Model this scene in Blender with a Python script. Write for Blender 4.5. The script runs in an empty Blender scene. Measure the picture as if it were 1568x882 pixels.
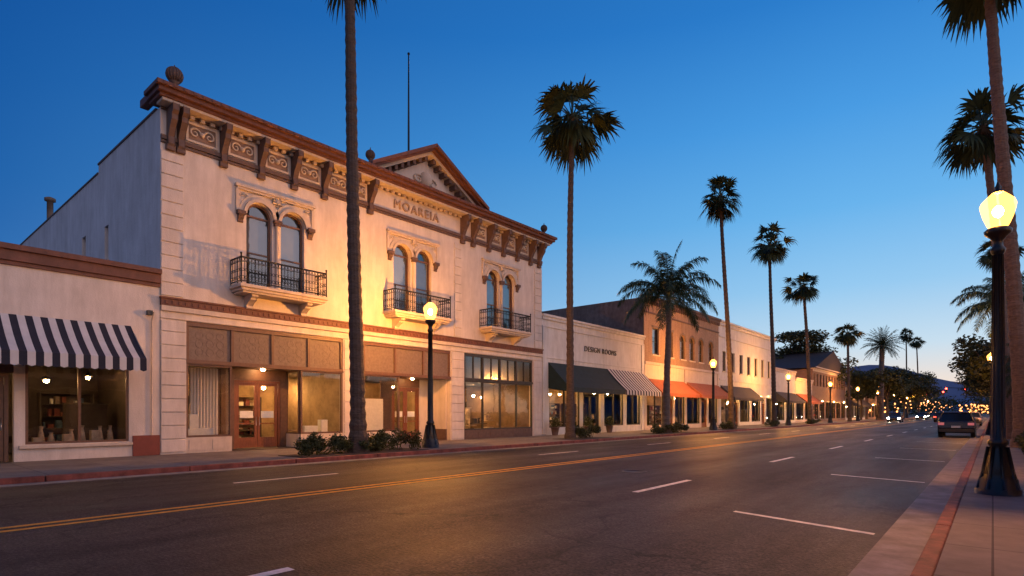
import bpy, math, random
from mathutils import Vector, Matrix
random.seed(7)
R=random.random
def U(a,b): return a+(b-a)*random.random()
scene=bpy.context.scene
scene.view_settings.view_transform='Standard'
scene.view_settings.look='None'
scene.view_settings.exposure=0
scene.view_settings.gamma=1

def lin(r,g,b):
    f=lambda c:(c/255/12.92) if c/255<=0.04045 else ((c/255+0.055)/1.055)**2.4
    return (f(r),f(g),f(b),1)

# ---------------------------------------------------------------- materials
def newmat(name):
    m=bpy.data.materials.new(name); m.use_nodes=True
    nt=m.node_tree; b=nt.nodes['Principled BSDF']
    return m,nt,b
def mat(name,col,rough=0.8,var=0.15,scale=3.0,bump=0.0,bscale=40.0,metal=0.0,spec=0.5,stain=0.0,stretch=(1,1,1)):
    m,nt,b=newmat(name); N=nt.nodes; L=nt.links
    tc=N.new('ShaderNodeTexCoord'); mp=N.new('ShaderNodeMapping'); mp.inputs['Scale'].default_value=stretch
    L.new(tc.outputs['Object'],mp.inputs['Vector'])
    n=N.new('ShaderNodeTexNoise'); n.inputs['Scale'].default_value=scale; n.inputs['Detail'].default_value=6; n.inputs['Roughness'].default_value=0.65
    L.new(mp.outputs[0],n.inputs['Vector'])
    r=N.new('ShaderNodeValToRGB'); e=r.color_ramp.elements
    e[0].position=0.3; e[1].position=0.7
    e[0].color=tuple(c*(1-var) for c in col[:3])+(1,); e[1].color=tuple(min(1,c*(1+var)) for c in col[:3])+(1,)
    L.new(n.outputs['Fac'],r.inputs['Fac'])
    out=r.outputs['Color']
    if stain>0:
        for (sc3,fs,k) in (((2.2,2.2,0.35),1.6,1.0),((1,1,0.8),0.55,0.7)):
            mp2=N.new('ShaderNodeMapping'); mp2.inputs['Scale'].default_value=sc3
            L.new(tc.outputs['Object'],mp2.inputs['Vector'])
            n2=N.new('ShaderNodeTexNoise'); n2.inputs['Scale'].default_value=fs; n2.inputs['Detail'].default_value=8; n2.inputs['Roughness'].default_value=0.7
            L.new(mp2.outputs[0],n2.inputs['Vector'])
            r2=N.new('ShaderNodeValToRGB'); r2.color_ramp.elements[0].position=0.35; r2.color_ramp.elements[1].position=0.62
            q=stain*k
            r2.color_ramp.elements[0].color=(1-q,1-q*1.05,1-q*1.15,1); r2.color_ramp.elements[1].color=(1,1,1,1)
            L.new(n2.outputs['Fac'],r2.inputs['Fac'])
            mx=N.new('ShaderNodeMix'); mx.data_type='RGBA'; mx.blend_type='MULTIPLY'; mx.inputs['Factor'].default_value=1
            L.new(out,mx.inputs['A']); L.new(r2.outputs['Color'],mx.inputs['B']); out=mx.outputs['Result']
    L.new(out,b.inputs['Base Color'])
    b.inputs['Roughness'].default_value=rough; b.inputs['Metallic'].default_value=metal
    b.inputs['Specular IOR Level'].default_value=spec
    if bump>0:
        n3=N.new('ShaderNodeTexNoise'); n3.inputs['Scale'].default_value=bscale; n3.inputs['Detail'].default_value=5
        L.new(tc.outputs['Object'],n3.inputs['Vector'])
        bp=N.new('ShaderNodeBump'); bp.inputs['Strength'].default_value=bump; bp.inputs['Distance'].default_value=0.02
        L.new(n3.outputs['Fac'],bp.inputs['Height']); L.new(bp.outputs[0],b.inputs['Normal'])
    return m
def leafmat(name,c1,c2,rough=0.6):
    m,nt,b=newmat(name); N=nt.nodes; L=nt.links
    g=N.new('ShaderNodeNewGeometry'); r=N.new('ShaderNodeValToRGB')
    r.color_ramp.elements[0].color=c1+(1,); r.color_ramp.elements[1].color=c2+(1,)
    L.new(g.outputs['Random Per Island'],r.inputs['Fac']); L.new(r.outputs['Color'],b.inputs['Base Color'])
    b.inputs['Roughness'].default_value=rough; b.inputs['Specular IOR Level'].default_value=0.25
    return m
def emit(name,col,s):
    m,nt,b=newmat(name)
    b.inputs['Base Color'].default_value=(0.8,0.8,0.8,1)
    b.inputs['Emission Color'].default_value=col+(1,); b.inputs['Emission Strength'].default_value=s
    return m
def globe(name,col,s,tr=0.75):
    m=bpy.data.materials.new(name); m.use_nodes=True; nt=m.node_tree; N=nt.nodes; L=nt.links; N.clear()
    o=N.new('ShaderNodeOutputMaterial'); t=N.new('ShaderNodeBsdfTransparent'); t.inputs[0].default_value=(tr,tr*0.9,tr*0.72,1)
    e=N.new('ShaderNodeEmission'); e.inputs[0].default_value=col+(1,); e.inputs[1].default_value=s
    a=N.new('ShaderNodeAddShader'); L.new(t.outputs[0],a.inputs[0]); L.new(e.outputs[0],a.inputs[1]); L.new(a.outputs[0],o.inputs[0]); return m
def glass(name,tint=(0.8,0.85,0.85),base=0.07,k=0.55,rough=0.02):
    m=bpy.data.materials.new(name); m.use_nodes=True; nt=m.node_tree; N=nt.nodes; L=nt.links; N.clear()
    o=N.new('ShaderNodeOutputMaterial'); t=N.new('ShaderNodeBsdfTransparent'); t.inputs[0].default_value=tint+(1,)
    g=N.new('ShaderNodeBsdfGlossy'); g.inputs['Roughness'].default_value=rough; g.inputs[0].default_value=(0.9,0.9,0.9,1)
    lw=N.new('ShaderNodeLayerWeight'); lw.inputs['Blend'].default_value=0.35
    mm=N.new('ShaderNodeMath'); mm.operation='MULTIPLY_ADD'; mm.inputs[1].default_value=k; mm.inputs[2].default_value=base
    L.new(lw.outputs['Facing'],mm.inputs[0])
    tc=N.new('ShaderNodeTexCoord'); nz=N.new('ShaderNodeTexNoise'); nz.inputs['Scale'].default_value=1.2
    L.new(tc.outputs['Object'],nz.inputs['Vector'])
    bp=N.new('ShaderNodeBump'); bp.inputs['Strength'].default_value=0.06; bp.inputs['Distance'].default_value=0.05
    L.new(nz.outputs['Fac'],bp.inputs['Height']); L.new(bp.outputs[0],g.inputs['Normal'])
    mx=N.new('ShaderNodeMixShader'); L.new(mm.outputs[0],mx.inputs[0]); L.new(t.outputs[0],mx.inputs[1]); L.new(g.outputs[0],mx.inputs[2])
    L.new(mx.outputs[0],o.inputs[0]); return m

STUCCO=mat('stucco_cream',(0.71,0.635,0.575),0.9,0.07,1.5,0.4,25,stain=0.16)
STUCCO_SIDE=mat('stucco_side',(0.72,0.70,0.68),0.92,0.08,0.7,0.5,12,stain=0.18)
TRIMC=mat('trim_cream',(0.64,0.545,0.455),0.8,0.08,5,0.2,40,stain=0.15)
TRIMB=mat('trim_brown',(0.13,0.078,0.06),0.7,0.2,6,0.2,40)
CORN=mat('cornice_terracotta',(0.175,0.07,0.045),0.65,0.25,4,0.2,30,stain=0.2)
GREYB=mat('panel_taupe',(0.17,0.125,0.10),0.6,0.25,9,0.3,18)
WOOD=mat('door_wood',(0.20,0.065,0.028),0.4,0.3,4,0.1,30,stretch=(6,6,1))
FRAMEB=mat('frame_brown',(0.13,0.065,0.04),0.5,0.2,8)
FRAMED=mat('frame_dark',(0.03,0.028,0.028),0.45,0.2,8)
REDPAINT=mat('oxblood_paint',(0.20,0.045,0.03),0.6,0.15,4,0.1)
IRON=mat('black_iron',(0.012,0.012,0.013),0.4,0.2,10,metal=0.3)
LAMPPAINT=mat('lamp_post_paint',(0.010,0.011,0.012),0.38,0.2,12,0.15,60,metal=0.1)
WHITE=mat('stucco_white',(0.69,0.67,0.64),0.88,0.06,1.5,0.3,25,stain=0.18)
TAN=mat('tan_brick_wall',(0.36,0.235,0.16),0.9,0.22,8,0.5,30,stain=0.25)
TAND=mat('brick_side_wall',(0.24,0.18,0.145),0.95,0.25,3,0.6,20,stain=0.3)
ROOF=mat('roof_membrane',(0.12,0.11,0.11),0.9,0.2,1)
CANV_N=mat('awning_navy',(0.014,0.016,0.03),0.85,0.2,3,0.2,60)
CANV_W=mat('awning_white',(0.58,0.56,0.54),0.85,0.08,3,0.2,60)
CANV_G=mat('awning_green',(0.008,0.028,0.034),0.85,0.2,3,0.2,60)
CANV_O=mat('awning_rust',(0.34,0.10,0.045),0.85,0.2,3,0.2,60)
CANV_K=mat('awning_charcoal',(0.04,0.04,0.05),0.85,0.2,3,0.2,60)
INWALL=mat('interior_wall',(0.38,0.27,0.16),0.8,0.4,1.2)
INDARK=mat('interior_dark',(0.05,0.038,0.03),0.6,0.4,2)
INMID=mat('interior_panelling',(0.16,0.10,0.06),0.6,0.4,2)
INOBJ=mat('interior_goods',(0.35,0.27,0.2),0.6,0.5,3)
INBLUE=mat('interior_goods_blue',(0.08,0.14,0.20),0.6,0.5,3)
PAPER=mat('paper',(0.70,0.70,0.67),0.7,0.1,8)
CURT=mat('curtain_linen',(0.62,0.59,0.57),0.9,0.15,6,0.3,6,stretch=(1,8,0.3))
BLIND=mat('roller_blind',(0.20,0.21,0.25),0.8,0.12,2)
GLASS=glass('shop_glass',(0.9,0.89,0.85),0.04,0.32)
GLASSU=glass('sash_glass',(0.7,0.75,0.8),0.10,0.55,0.03)
GLASST=glass('transom_glass',(0.35,0.4,0.42),0.10,0.45,0.12)
BULB=emit('warm_bulb',(1,0.52,0.18),780)
BULBD=emit('dim_warm_bulb',(1,0.52,0.20),220)
BULBA=emit('awning_light_bulb',(1,0.48,0.14),1300)
BULBC=emit('soft_white_bulb',(1,0.70,0.42),240)
LCORE=emit('lamp_core',(1,0.41,0.085),9000)
GLOBE=globe('lamp_globe_glass',(1,0.44,0.085),2.6)
TAIL=emit('tail_light',(1,0.03,0.01),8)
TAILD=emit('tail_light_dim',(0.6,0.02,0.01),0.5)
HEAD=emit('head_light',(1,0.93,0.8),200)
SIGRED=emit('signal_red',(1,0.04,0.02),25)
DOT=emit('distant_street_light_glow',(1,0.36,0.08),3.2)
BARK=mat('palm_bark',(0.075,0.056,0.045),0.95,0.4,6,0.9,14,stretch=(1,1,3))
BARKR=mat('palm_bark_light',(0.15,0.10,0.075),0.95,0.4,6,0.9,14,stretch=(1,1,3))
BARKL=mat('palm_bark_base',(0.14,0.11,0.09),0.95,0.3,6,0.8,14,stretch=(1,1,3))
WBARK=mat('tree_bark',(0.09,0.065,0.045),0.95,0.3,6,0.6,14)
FROND=leafmat('palm_frond',(0.018,0.030,0.012),(0.06,0.08,0.03))
DRY=leafmat('dry_frond',(0.07,0.048,0.026),(0.13,0.09,0.05),0.9)
FEATH=leafmat('feather_frond',(0.018,0.036,0.016),(0.055,0.095,0.045))
LEAF=leafmat('tree_leaf',(0.018,0.03,0.010),(0.07,0.08,0.03))
SHRUB=leafmat('shrub_leaf',(0.02,0.032,0.010),(0.085,0.095,0.035))
SOIL=mat('planter_soil',(0.05,0.035,0.025),1,0.4,10,0.8,20)
POT=mat('terracotta_pot',(0.10,0.06,0.045),0.7,0.2,6)
CARP=mat('car_paint_dark',(0.012,0.014,0.02),0.25,0.1,2,spec=0.6)
CARW=mat('car_paint_silver',(0.25,0.25,0.27),0.3,0.1,2)
TYRE=mat('tyre_rubber',(0.015,0.015,0.015),0.85,0.1,5)
RIM=mat('wheel_rim',(0.4,0.4,0.42),0.35,0.1,5,metal=0.9)
GLASSK=mat('car_glass',(0.015,0.02,0.025),0.08,0.1,2)
HILLM=mat('hill_painted_haze',(0.12,0.16,0.25),1,0.2,0.01)  # bluish base colour has the distance haze painted into it
YEL=mat('yellow_line_paint',(0.68,0.31,0.025),0.75,0.35,6,0.3,60)
WHT=mat('white_line_paint',(0.70,0.67,0.63),0.75,0.35,6,0.3,60)
TILE=mat('roof_shingle',(0.06,0.045,0.04),0.9,0.3,4,0.5,8)
BROWNW=mat('brown_facade',(0.25,0.15,0.10),0.9,0.2,2,0.3)

def asphalt():
    m,nt,b=newmat('asphalt'); N=nt.nodes; L=nt.links
    tc=N.new('ShaderNodeTexCoord')
    def noise(sc,stretch=(1,1,1),det=6,ro=0.6):
        mp=N.new('ShaderNodeMapping'); mp.inputs['Scale'].default_value=stretch; L.new(tc.outputs['Object'],mp.inputs[0])
        n=N.new('ShaderNodeTexNoise'); n.inputs['Scale'].default_value=sc; n.inputs['Detail'].default_value=det; n.inputs['Roughness'].default_value=ro
        L.new(mp.outputs[0],n.inputs['Vector']); return n
    def ramp(src,p0,c0,p1,c1):
        r=N.new('ShaderNodeValToRGB'); r.color_ramp.elements[0].position=p0; r.color_ramp.elements[1].position=p1
        r.color_ramp.elements[0].color=c0+(1,); r.color_ramp.elements[1].color=c1+(1,); L.new(src,r.inputs[0]); return r.outputs[0]
    def mul(a,c,f=1.0,mode='MULTIPLY'):
        x=N.new('ShaderNodeMix'); x.data_type='RGBA'; x.blend_type=mode; x.inputs['Factor'].default_value=f
        L.new(a,x.inputs['A']); L.new(c,x.inputs['B']); return x.outputs['Result']
    big=ramp(noise(0.25,(1,0.35,1)).outputs[0],0.38,(0.022,0.019,0.018),0.62,(0.046,0.039,0.036))
    streak=ramp(noise(1.1,(1,0.05,1)).outputs[0],0.35,(0.55,0.55,0.55),0.62,(1.18,1.15,1.1))
    c=mul(big,streak)
    fine=ramp(noise(26,det=4).outputs[0],0.40,(0.35,0.35,0.35),0.64,(2.0,1.95,1.9)); c=mul(c,fine)
    med=ramp(noise(5,det=6).outputs[0],0.38,(0.68,0.68,0.68),0.62,(1.25,1.25,1.25)); c=mul(c,med)
    dn=noise(0.9)
    mpv=N.new('ShaderNodeVectorMath'); mpv.operation='MULTIPLY_ADD'; mpv.inputs[1].default_value=(1.8,1.8,1.8)
    L.new(dn.outputs['Color'],mpv.inputs[0]); L.new(tc.outputs['Object'],mpv.inputs[2])
    vo=N.new('ShaderNodeTexVoronoi'); vo.feature='DISTANCE_TO_EDGE'; vo.inputs['Scale'].default_value=0.26; L.new(mpv.outputs[0],vo.inputs['Vector'])
    ck=ramp(vo.outputs['Distance'],0.004,(0.2,0.2,0.2),0.012,(1,1,1))
    mask=ramp(noise(0.35).outputs[0],0.36,(0,0,0),0.48,(1,1,1))
    mx=N.new('ShaderNodeMix'); mx.data_type='RGBA'; mx.blend_type='MULTIPLY'; L.new(mask,mx.inputs['Factor']); L.new(c,mx.inputs['A']); L.new(ck,mx.inputs['B'])
    L.new(mx.outputs['Result'],b.inputs['Base Color'])
    rr=ramp(noise(0.6,(1,0.2,1)).outputs[0],0.35,(0.50,)*3,0.7,(0.72,)*3); L.new(rr,b.inputs['Roughness'])
    b.inputs['Specular IOR Level'].default_value=0.26
    bp=N.new('ShaderNodeBump'); bp.inputs['Strength'].default_value=1.0; bp.inputs['Distance'].default_value=0.016
    L.new(noise(30,det=4).outputs[0],bp.inputs['Height']); L.new(bp.outputs[0],b.inputs['Normal'])
    return m
ASPH=asphalt()
def slabs(name,col,size,off=(0,0,0)):
    m,nt,b=newmat(name); N=nt.nodes; L=nt.links
    tc=N.new('ShaderNodeTexCoord'); mp=N.new('ShaderNodeMapping'); mp.inputs['Location'].default_value=off; L.new(tc.outputs['Object'],mp.inputs[0])
    br=N.new('ShaderNodeTexBrick'); br.offset=0; br.inputs['Scale'].default_value=1; br.inputs['Brick Width'].default_value=size; br.inputs['Row Height'].default_value=size
    br.inputs['Mortar Size'].default_value=0.012; br.inputs['Mortar Smooth'].default_value=0.3
    br.inputs['Color1'].default_value=tuple(c*0.93 for c in col)+(1,); br.inputs['Color2'].default_value=tuple(c*1.05 for c in col)+(1,); br.inputs['Mortar'].default_value=tuple(c*0.35 for c in col)+(1,)
    L.new(mp.outputs[0],br.inputs['Vector'])
    n=N.new('ShaderNodeTexNoise'); n.inputs['Scale'].default_value=1.3; n.inputs['Detail'].default_value=9; n.inputs['Roughness'].default_value=0.7; L.new(tc.outputs['Object'],n.inputs['Vector'])
    r=N.new('ShaderNodeValToRGB'); r.color_ramp.elements[0].position=0.3; r.color_ramp.elements[1].position=0.7; r.color_ramp.elements[0].color=(0.58,0.56,0.54,1); r.color_ramp.elements[1].color=(1.05,1.05,1.05,1)
    L.new(n.outputs[0],r.inputs[0])
    x=N.new('ShaderNodeMix'); x.data_type='RGBA'; x.blend_type='MULTIPLY'; x.inputs['Factor'].default_value=1; L.new(br.outputs['Color'],x.inputs['A']); L.new(r.outputs[0],x.inputs['B'])
    L.new(x.outputs['Result'],b.inputs['Base Color']); b.inputs['Roughness'].default_value=0.85; b.inputs['Specular IOR Level'].default_value=0.3
    n2=N.new('ShaderNodeTexNoise'); n2.inputs['Scale'].default_value=60; L.new(tc.outputs['Object'],n2.inputs['Vector'])
    bp=N.new('ShaderNodeBump'); bp.inputs['Strength'].default_value=0.3; bp.inputs['Distance'].default_value=0.01; L.new(n2.outputs[0],bp.inputs['Height']); L.new(bp.outputs[0],b.inputs['Normal'])
    return m
WALK=slabs('sidewalk_concrete',(0.22,0.19,0.168),1.55)
GUTT=mat('gutter_concrete',(0.30,0.265,0.235),0.85,0.28,2,0.4,40,stain=0.3)
CURBR=mat('red_curb_paint',(0.25,0.07,0.05),0.8,0.5,3,0.5,30,stain=0.3)
GROUND=mat('dry_ground',(0.10,0.085,0.06),1,0.3,0.2)

# ---------------------------------------------------------------- mesh builder
class M:
    def __init__(s): s.v=[]; s.f=[]; s.sm=[]
    def add(s,vs,fs,sm=False):
        o=len(s.v); s.v+= [tuple(v) for v in vs]
        for f in fs: s.f.append(tuple(i+o for i in f)); s.sm.append(sm)
    def box(s,x0,x1,y0,y1,z0,z1):
        vs=[(x,y,z) for x in (x0,x1) for y in (y0,y1) for z in (z0,z1)]
        s.add(vs,[(0,1,3,2),(4,6,7,5),(0,4,5,1),(2,3,7,6),(0,2,6,4),(1,5,7,3)])
    def poly(s,pts): s.add(pts,[tuple(range(len(pts)))])
    def prism(s,pts,d):
        n=len(pts); q=[Vector(p)+Vector(d) for p in pts]
        s.add(list(pts)+q,[tuple(range(n)),tuple(range(2*n-1,n-1,-1))]+[(i,(i+1)%n,n+(i+1)%n,n+i) for i in range(n)])
    def tube(s,P,Rr,n=8,cap=True,sm=True):
        P=[Vector(p) for p in P]; vs=[]; fs=[]
        if not hasattr(Rr,'__len__'): Rr=[Rr]*len(P)
        for i,p in enumerate(P):
            t=(P[min(i+1,len(P)-1)]-P[max(i-1,0)])
            if t.length<1e-9: t=Vector((0,0,1))
            t.normalize()
            a=Vector((1,0,0)) if abs(t.x)<0.8 else Vector((0,1,0))
            b=t.cross(a).normalized(); c=t.cross(b)
            for k in range(n):
                an=2*math.pi*k/n; vs.append(p+(b*math.cos(an)+c*math.sin(an))*Rr[i])
        for i in range(len(P)-1):
            for k in range(n): fs.append((i*n+k,i*n+(k+1)%n,(i+1)*n+(k+1)%n,(i+1)*n+k))
        if cap: fs.append(tuple(range(n))); fs.append(tuple(range(len(P)*n-1,(len(P)-1)*n-1,-1)))
        s.add(vs,fs,sm)
    def lathe(s,prof,c=(0,0,0),n=16,sm=True):
        s_v=[];fs=[]
        for r,z in prof:
            for k in range(n):
                a=2*math.pi*(k+0.5)/n; s_v.append((c[0]+r*math.cos(a),c[1]+r*math.sin(a),c[2]+z))
        for i in range(len(prof)-1):
            for k in range(n): fs.append((i*n+k,i*n+(k+1)%n,(i+1)*n+(k+1)%n,(i+1)*n+k))
        fs.append(tuple(range(n))); fs.append(tuple(range(len(prof)*n-1,(len(prof)-1)*n-1,-1)))
        s.add(s_v,fs,sm)
    def ball(s,c,r,n=12,h=8,sz=1):
        s.lathe([(max(0.001,r*math.sin(math.pi*i/h)),-r*sz*math.cos(math.pi*i/h)) for i in range(h+1)],c,n)
    def mesh(s,name,mt,org=(0,0,0)):
        me=bpy.data.meshes.new(name); me.from_pydata([(v[0]-org[0],v[1]-org[1],v[2]-org[2]) for v in s.v],[],s.f)
        me.polygons.foreach_set('use_smooth',s.sm); me.materials.append(mt); me.update(); return me
class G:
    def __init__(s,name,loc=(0,0,0)): s.name=name; s.loc=loc; s.parts={}; s.bev={}
    def p(s,n,mt,bev=0):
        if n not in s.parts: s.parts[n]=(M(),mt); s.bev[n]=bev
        return s.parts[n][0]
    def done(s,col=None):
        e=bpy.data.objects.new(s.name,None); e.location=s.loc; e.empty_display_size=0.3; scene.collection.objects.link(e)
        for n,(m,mt) in s.parts.items():
            if not m.f: continue
            o=bpy.data.objects.new(n,m.mesh(n,mt,s.loc)); scene.collection.objects.link(o); o.parent=e
            if s.bev[n]:
                b=o.modifiers.new('bevel','BEVEL'); b.width=s.bev[n]; b.segments=2; b.limit_method='ANGLE'
        return e
def single(name,m,mt,loc=(0,0,0)):
    o=bpy.data.objects.new(name,m.mesh(name,mt,loc)); o.location=loc; scene.collection.objects.link(o); return o
def clone(e,name,loc,rz=0,sc=1):
    n=bpy.data.objects.new(name,None); n.location=loc; n.rotation_euler[2]=rz; n.scale=(sc,)*3; scene.collection.objects.link(n)
    for c in e.children:
        o=bpy.data.objects.new(c.name.split('.')[0],c.data); scene.collection.objects.link(o); o.parent=n
    return n

# ---------------------------------------------------------------- ground, road
def sheet(name,mt,x0,x1,y0,y1,z):
    m=M(); m.poly([(x0,y0,z),(x1,y0,z),(x1,y1,z),(x0,y1,z)]); return single(name,m,mt)
sheet('ground',GROUND,-3500,3500,-3500,3500,-0.06)
sheet('road',ASPH,-16.0,-1.05,-60,900,0)
m=M(); m.box(-1.05,-0.56,-60,900,-0.05,0.006); m.box(-16.2,-15.75,-60,900,-0.05,0.005); single('gutter',m,GUTT)
m=M()
y=-30
while y<400:
    m.box(-0.555,-0.40,y,y+2.98,-0.05,0.138); m.box(-16.36,-16.205,y,y+2.98,-0.05,0.138); y+=3.0
o=single('curb',m,CURBR); b=o.modifiers.new('bevel','BEVEL'); b.width=0.025; b.segments=3
m=M(); m.box(-0.395,4.5,-60,900,-0.05,0.13); m.box(-21.49,-16.365,-60,900,-0.05,0.13); single('sidewalk',m,WALK)
m=M()
for x in (-10.2,-9.90): m.poly([(x,-40,0.005),(x+0.13,-40,0.005),(x+0.13,400,0.005),(x,400,0.005)])
single('yellow_center_line',m,YEL)
m=M()
for a in [0.3,10.0,18.9]+[27.4+8.6*i for i in range(30)]: m.poly([(-5.39,a,0.005),(-5.25,a,0.005),(-5.25,a+2.6,0.005),(-5.39,a+2.6,0.005)])
for a in [-3,5.6]+[16.6+8.6*i for i in range(30)]: m.poly([(-12.8,a,0.005),(-12.68,a,0.005),(-12.68,a+2.6,0.005),(-12.8,a+2.6,0.005)])
for i in range(22):
    a=8.45+7.0*i
    m.poly([(-1.15,a,0.005),(-1.15,a+0.12,0.005),(-3.1,a+0.68,0.005),(-3.1,a+0.56,0.005)])
single('white_lane_markings',m,WHT)
m=M(); m.lathe([(0.33,0.002),(0.33,0.008),(0.28,0.008),(0.28,0.005),(0.001,0.006)],(-7.2,13.5,0),24); single('manhole_cover',m,IRON)

# ---------------------------------------------------------------- building helpers (facade faces +X)
def wall(m,x,y0,y1,z0,z1,holes,depth=0.25,rev=None):
    rev=rev or m
    ys=sorted(set([y0,y1]+[h[0] for h in holes]+[h[1] for h in holes])); zs=sorted(set([z0,z1]+[h[2] for h in holes]+[h[3] for h in holes]))
    for i in range(len(ys)-1):
        for j in range(len(zs)-1):
            cy=(ys[i]+ys[i+1])/2; cz=(zs[j]+zs[j+1])/2
            if any(h[0]<cy<h[1] and h[2]<cz<h[3] for h in holes): continue
            m.poly([(x,ys[i],zs[j]),(x,ys[i+1],zs[j]),(x,ys[i+1],zs[j+1]),(x,ys[i],zs[j+1])])
    for h in holes:
        a,b,c,d=h[:4]; arch=len(h)>4 and h[4]; xb=x-depth
        r=(b-a)/2; sp=d-r if arch else d
        rev.poly([(x,a,c),(x,a,sp),(xb,a,sp),(xb,a,c)]); rev.poly([(x,b,c),(x,b,sp),(xb,b,sp),(xb,b,c)])
        if c>z0+0.01: rev.poly([(x,a,c),(x,b,c),(xb,b,c),(xb,a,c)])
        if arch:
            n=14; mid=(a+b)/2; P=[(mid-r*math.cos(math.pi*k/n),sp+r*math.sin(math.pi*k/n)) for k in range(n+1)]
            for k in range(n):
                (ya,za),(yb,zb)=P[k],P[k+1]
                m.poly([(x,ya,za),(x,yb,zb),(x,yb,d),(x,ya,d)])
                rev.poly([(x,ya,za),(x,yb,zb),(xb,yb,zb),(xb,ya,za)])
        else: rev.poly([(x,a,d),(x,b,d),(xb,b,d),(xb,a,d)])
def arcband(m,x0,x1,yc,zc,r0,r1,a0=0,a1=math.pi,n=18):
    for k in range(n):
        t0=a0+(a1-a0)*k/n; t1=a0+(a1-a0)*(k+1)/n
        q=[(x1,yc-r*math.cos(t),zc+r*math.sin(t)) for r,t in ((r0,t0),(r0,t1),(r1,t1),(r1,t0))]
        p=[(x0,)+v[1:] for v in q]
        m.add(q+p,[(0,1,2,3),(0,1,5,4),(3,2,6,7)]+([(0,3,7,4)] if k==0 else [])+([(1,2,6,5)] if k==n-1 else []))
def sash(g,x,a,b,c,d,arch=False,fm=FRAMEB,gm=GLASSU,blind=0.55,fn='window_frames',mull=0):
    f=g.p(fn,fm); w=0.075; X0,X1=x-0.25,x-0.15
    r=(b-a)/2; sp=d-r if arch else d
    f.box(X0,X1,a,a+w,c,sp); f.box(X0,X1,b-w,b,c,sp); f.box(X0,X1+0.03,a+w,b-w,c,c+w)
    if arch: arcband(f,X0,X1,(a+b)/2,sp,r-w,r); f.box(X0,X1-0.01,a+w,b-w,sp-0.04,sp+0.03)
    else: f.box(X0,X1,a+w,b-w,d-w,d)
    zm=c+(sp-c)*0.5; f.box(X0,X1-0.02,a+w,b-w,zm-0.03,zm+0.03)
    g.p('window_glass',gm).poly([(x-0.2,a,c),(x-0.2,b,c),(x-0.2,b,d),(x-0.2,a,d)])
    if blind>0:
        zt=sp; zb=c+(sp-c)*(1-blind)
        g.p('blinds',BLIND).poly([(x-0.34,a-0.1,zb),(x-0.34,b+0.1,zb),(x-0.34,b+0.1,zt),(x-0.34,a-0.1,zt)])
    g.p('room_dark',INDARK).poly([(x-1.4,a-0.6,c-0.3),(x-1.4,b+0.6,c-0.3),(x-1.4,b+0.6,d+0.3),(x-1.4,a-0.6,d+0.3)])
def shopwin(g,x,a,b,zb,zt,n=1,fm=FRAMEB,bulk=None,fn='shop_frames',w=0.07,gm=GLASS):
    f=g.p(fn,fm)
    if bulk:
        g.p('bulkheads_'+bulk.name,bulk).box(x-0.16,x-0.02,a,b,0.13,zb-0.001)
        k=max(1,round((b-a)/1.0))
        for i in range(k):
            q=a+(b-a)*(i+0.12)/k; q2=a+(b-a)*(i+0.88)/k
            g.p('bulkheads_'+bulk.name,bulk).box(x-0.02,x-0.0,q,q2,0.22,zb-0.09)
    f.box(x-0.14,x-0.03,a,b,zb,zb+w); f.box(x-0.14,x-0.03,a,b,zt-w,zt)
    for i in range(n+1):
        q=a+(b-a-w)*i/n; f.box(x-0.141,x-0.028,q,q+w,zb+w,zt-w)
    g.p('shop_glass',gm).poly([(x-0.09,a,zb),(x-0.09,b,zb),(x-0.09,b,zt),(x-0.09,a,zt)])
def sidewin(g,y,xa,xb,zb,zt,fm=FRAMEB,bulk=None):
    f=g.p('shop_frames',fm); w=0.06
    if bulk: g.p('bulkheads_'+bulk.name,bulk).box(xa,xb,y-0.05,y+0.05,0.13,zb-0.001)
    f.box(xa,xb,y-0.045,y+0.045,zb,zb+w); f.box(xa,xb,y-0.045,y+0.045,zt-w,zt); f.box(xa,xa+w,y-0.046,y+0.046,zb+w,zt-w); f.box(xb-w,xb,y-0.046,y+0.046,zb+w,zt-w)
    g.p('shop_glass',GLASS).poly([(xa,y,zb),(xb,y,zb),(xb,y,zt),(xa,y,zt)])
def door(g,x,a,b,z0,z1,leaves=2,fm=WOOD,transom=True,paper=False):
    f=g.p('doors',fm); w=0.11
    f.box(x-0.10,x+0.02,a-0.09,a,z0,z1+0.09); f.box(x-0.10,x+0.02,b,b+0.09,z0,z1+0.09); f.box(x-0.10,x+0.02,a,b,z1,z1+0.09)
    lw=(b-a)/leaves
    for i in range(leaves):
        p=a+i*lw+0.008; q=a+(i+1)*lw-0.008
        f.box(x-0.08,x-0.02,p,p+w,z0+0.02,z1); f.box(x-0.08,x-0.02,q-w,q,z0+0.02,z1)
        f.box(x-0.08,x-0.02,p+w,q-w,z1-w,z1-0.002); f.box(x-0.08,x-0.02,p+w,q-w,z0+0.02,z0+0.42); f.box(x-0.02,x-0.005,p+w+0.05,q-w-0.05,z0+0.1,z0+0.34)
        f.box(x-0.075,x-0.03,p+w,q-w,z0+0.95,z0+1.0)
        g.p('shop_glass',GLASS).poly([(x-0.05,p,z0+0.4),(x-0.05,q,z0+0.4),(x-0.05,q,z1),(x-0.05,p,z1)])
        hy=q-0.06 if i==0 else p+0.06
        g.p('door_handles',RIM).tube([(x+0.03,hy,z0+0.9),(x+0.03,hy,z0+1.25)],0.014,6)
        if paper: g.p('notices',PAPER).box(x-0.047,x-0.042,p+w+0.05,q-w-0.04,z0+1.2,z0+1.48)
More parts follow.
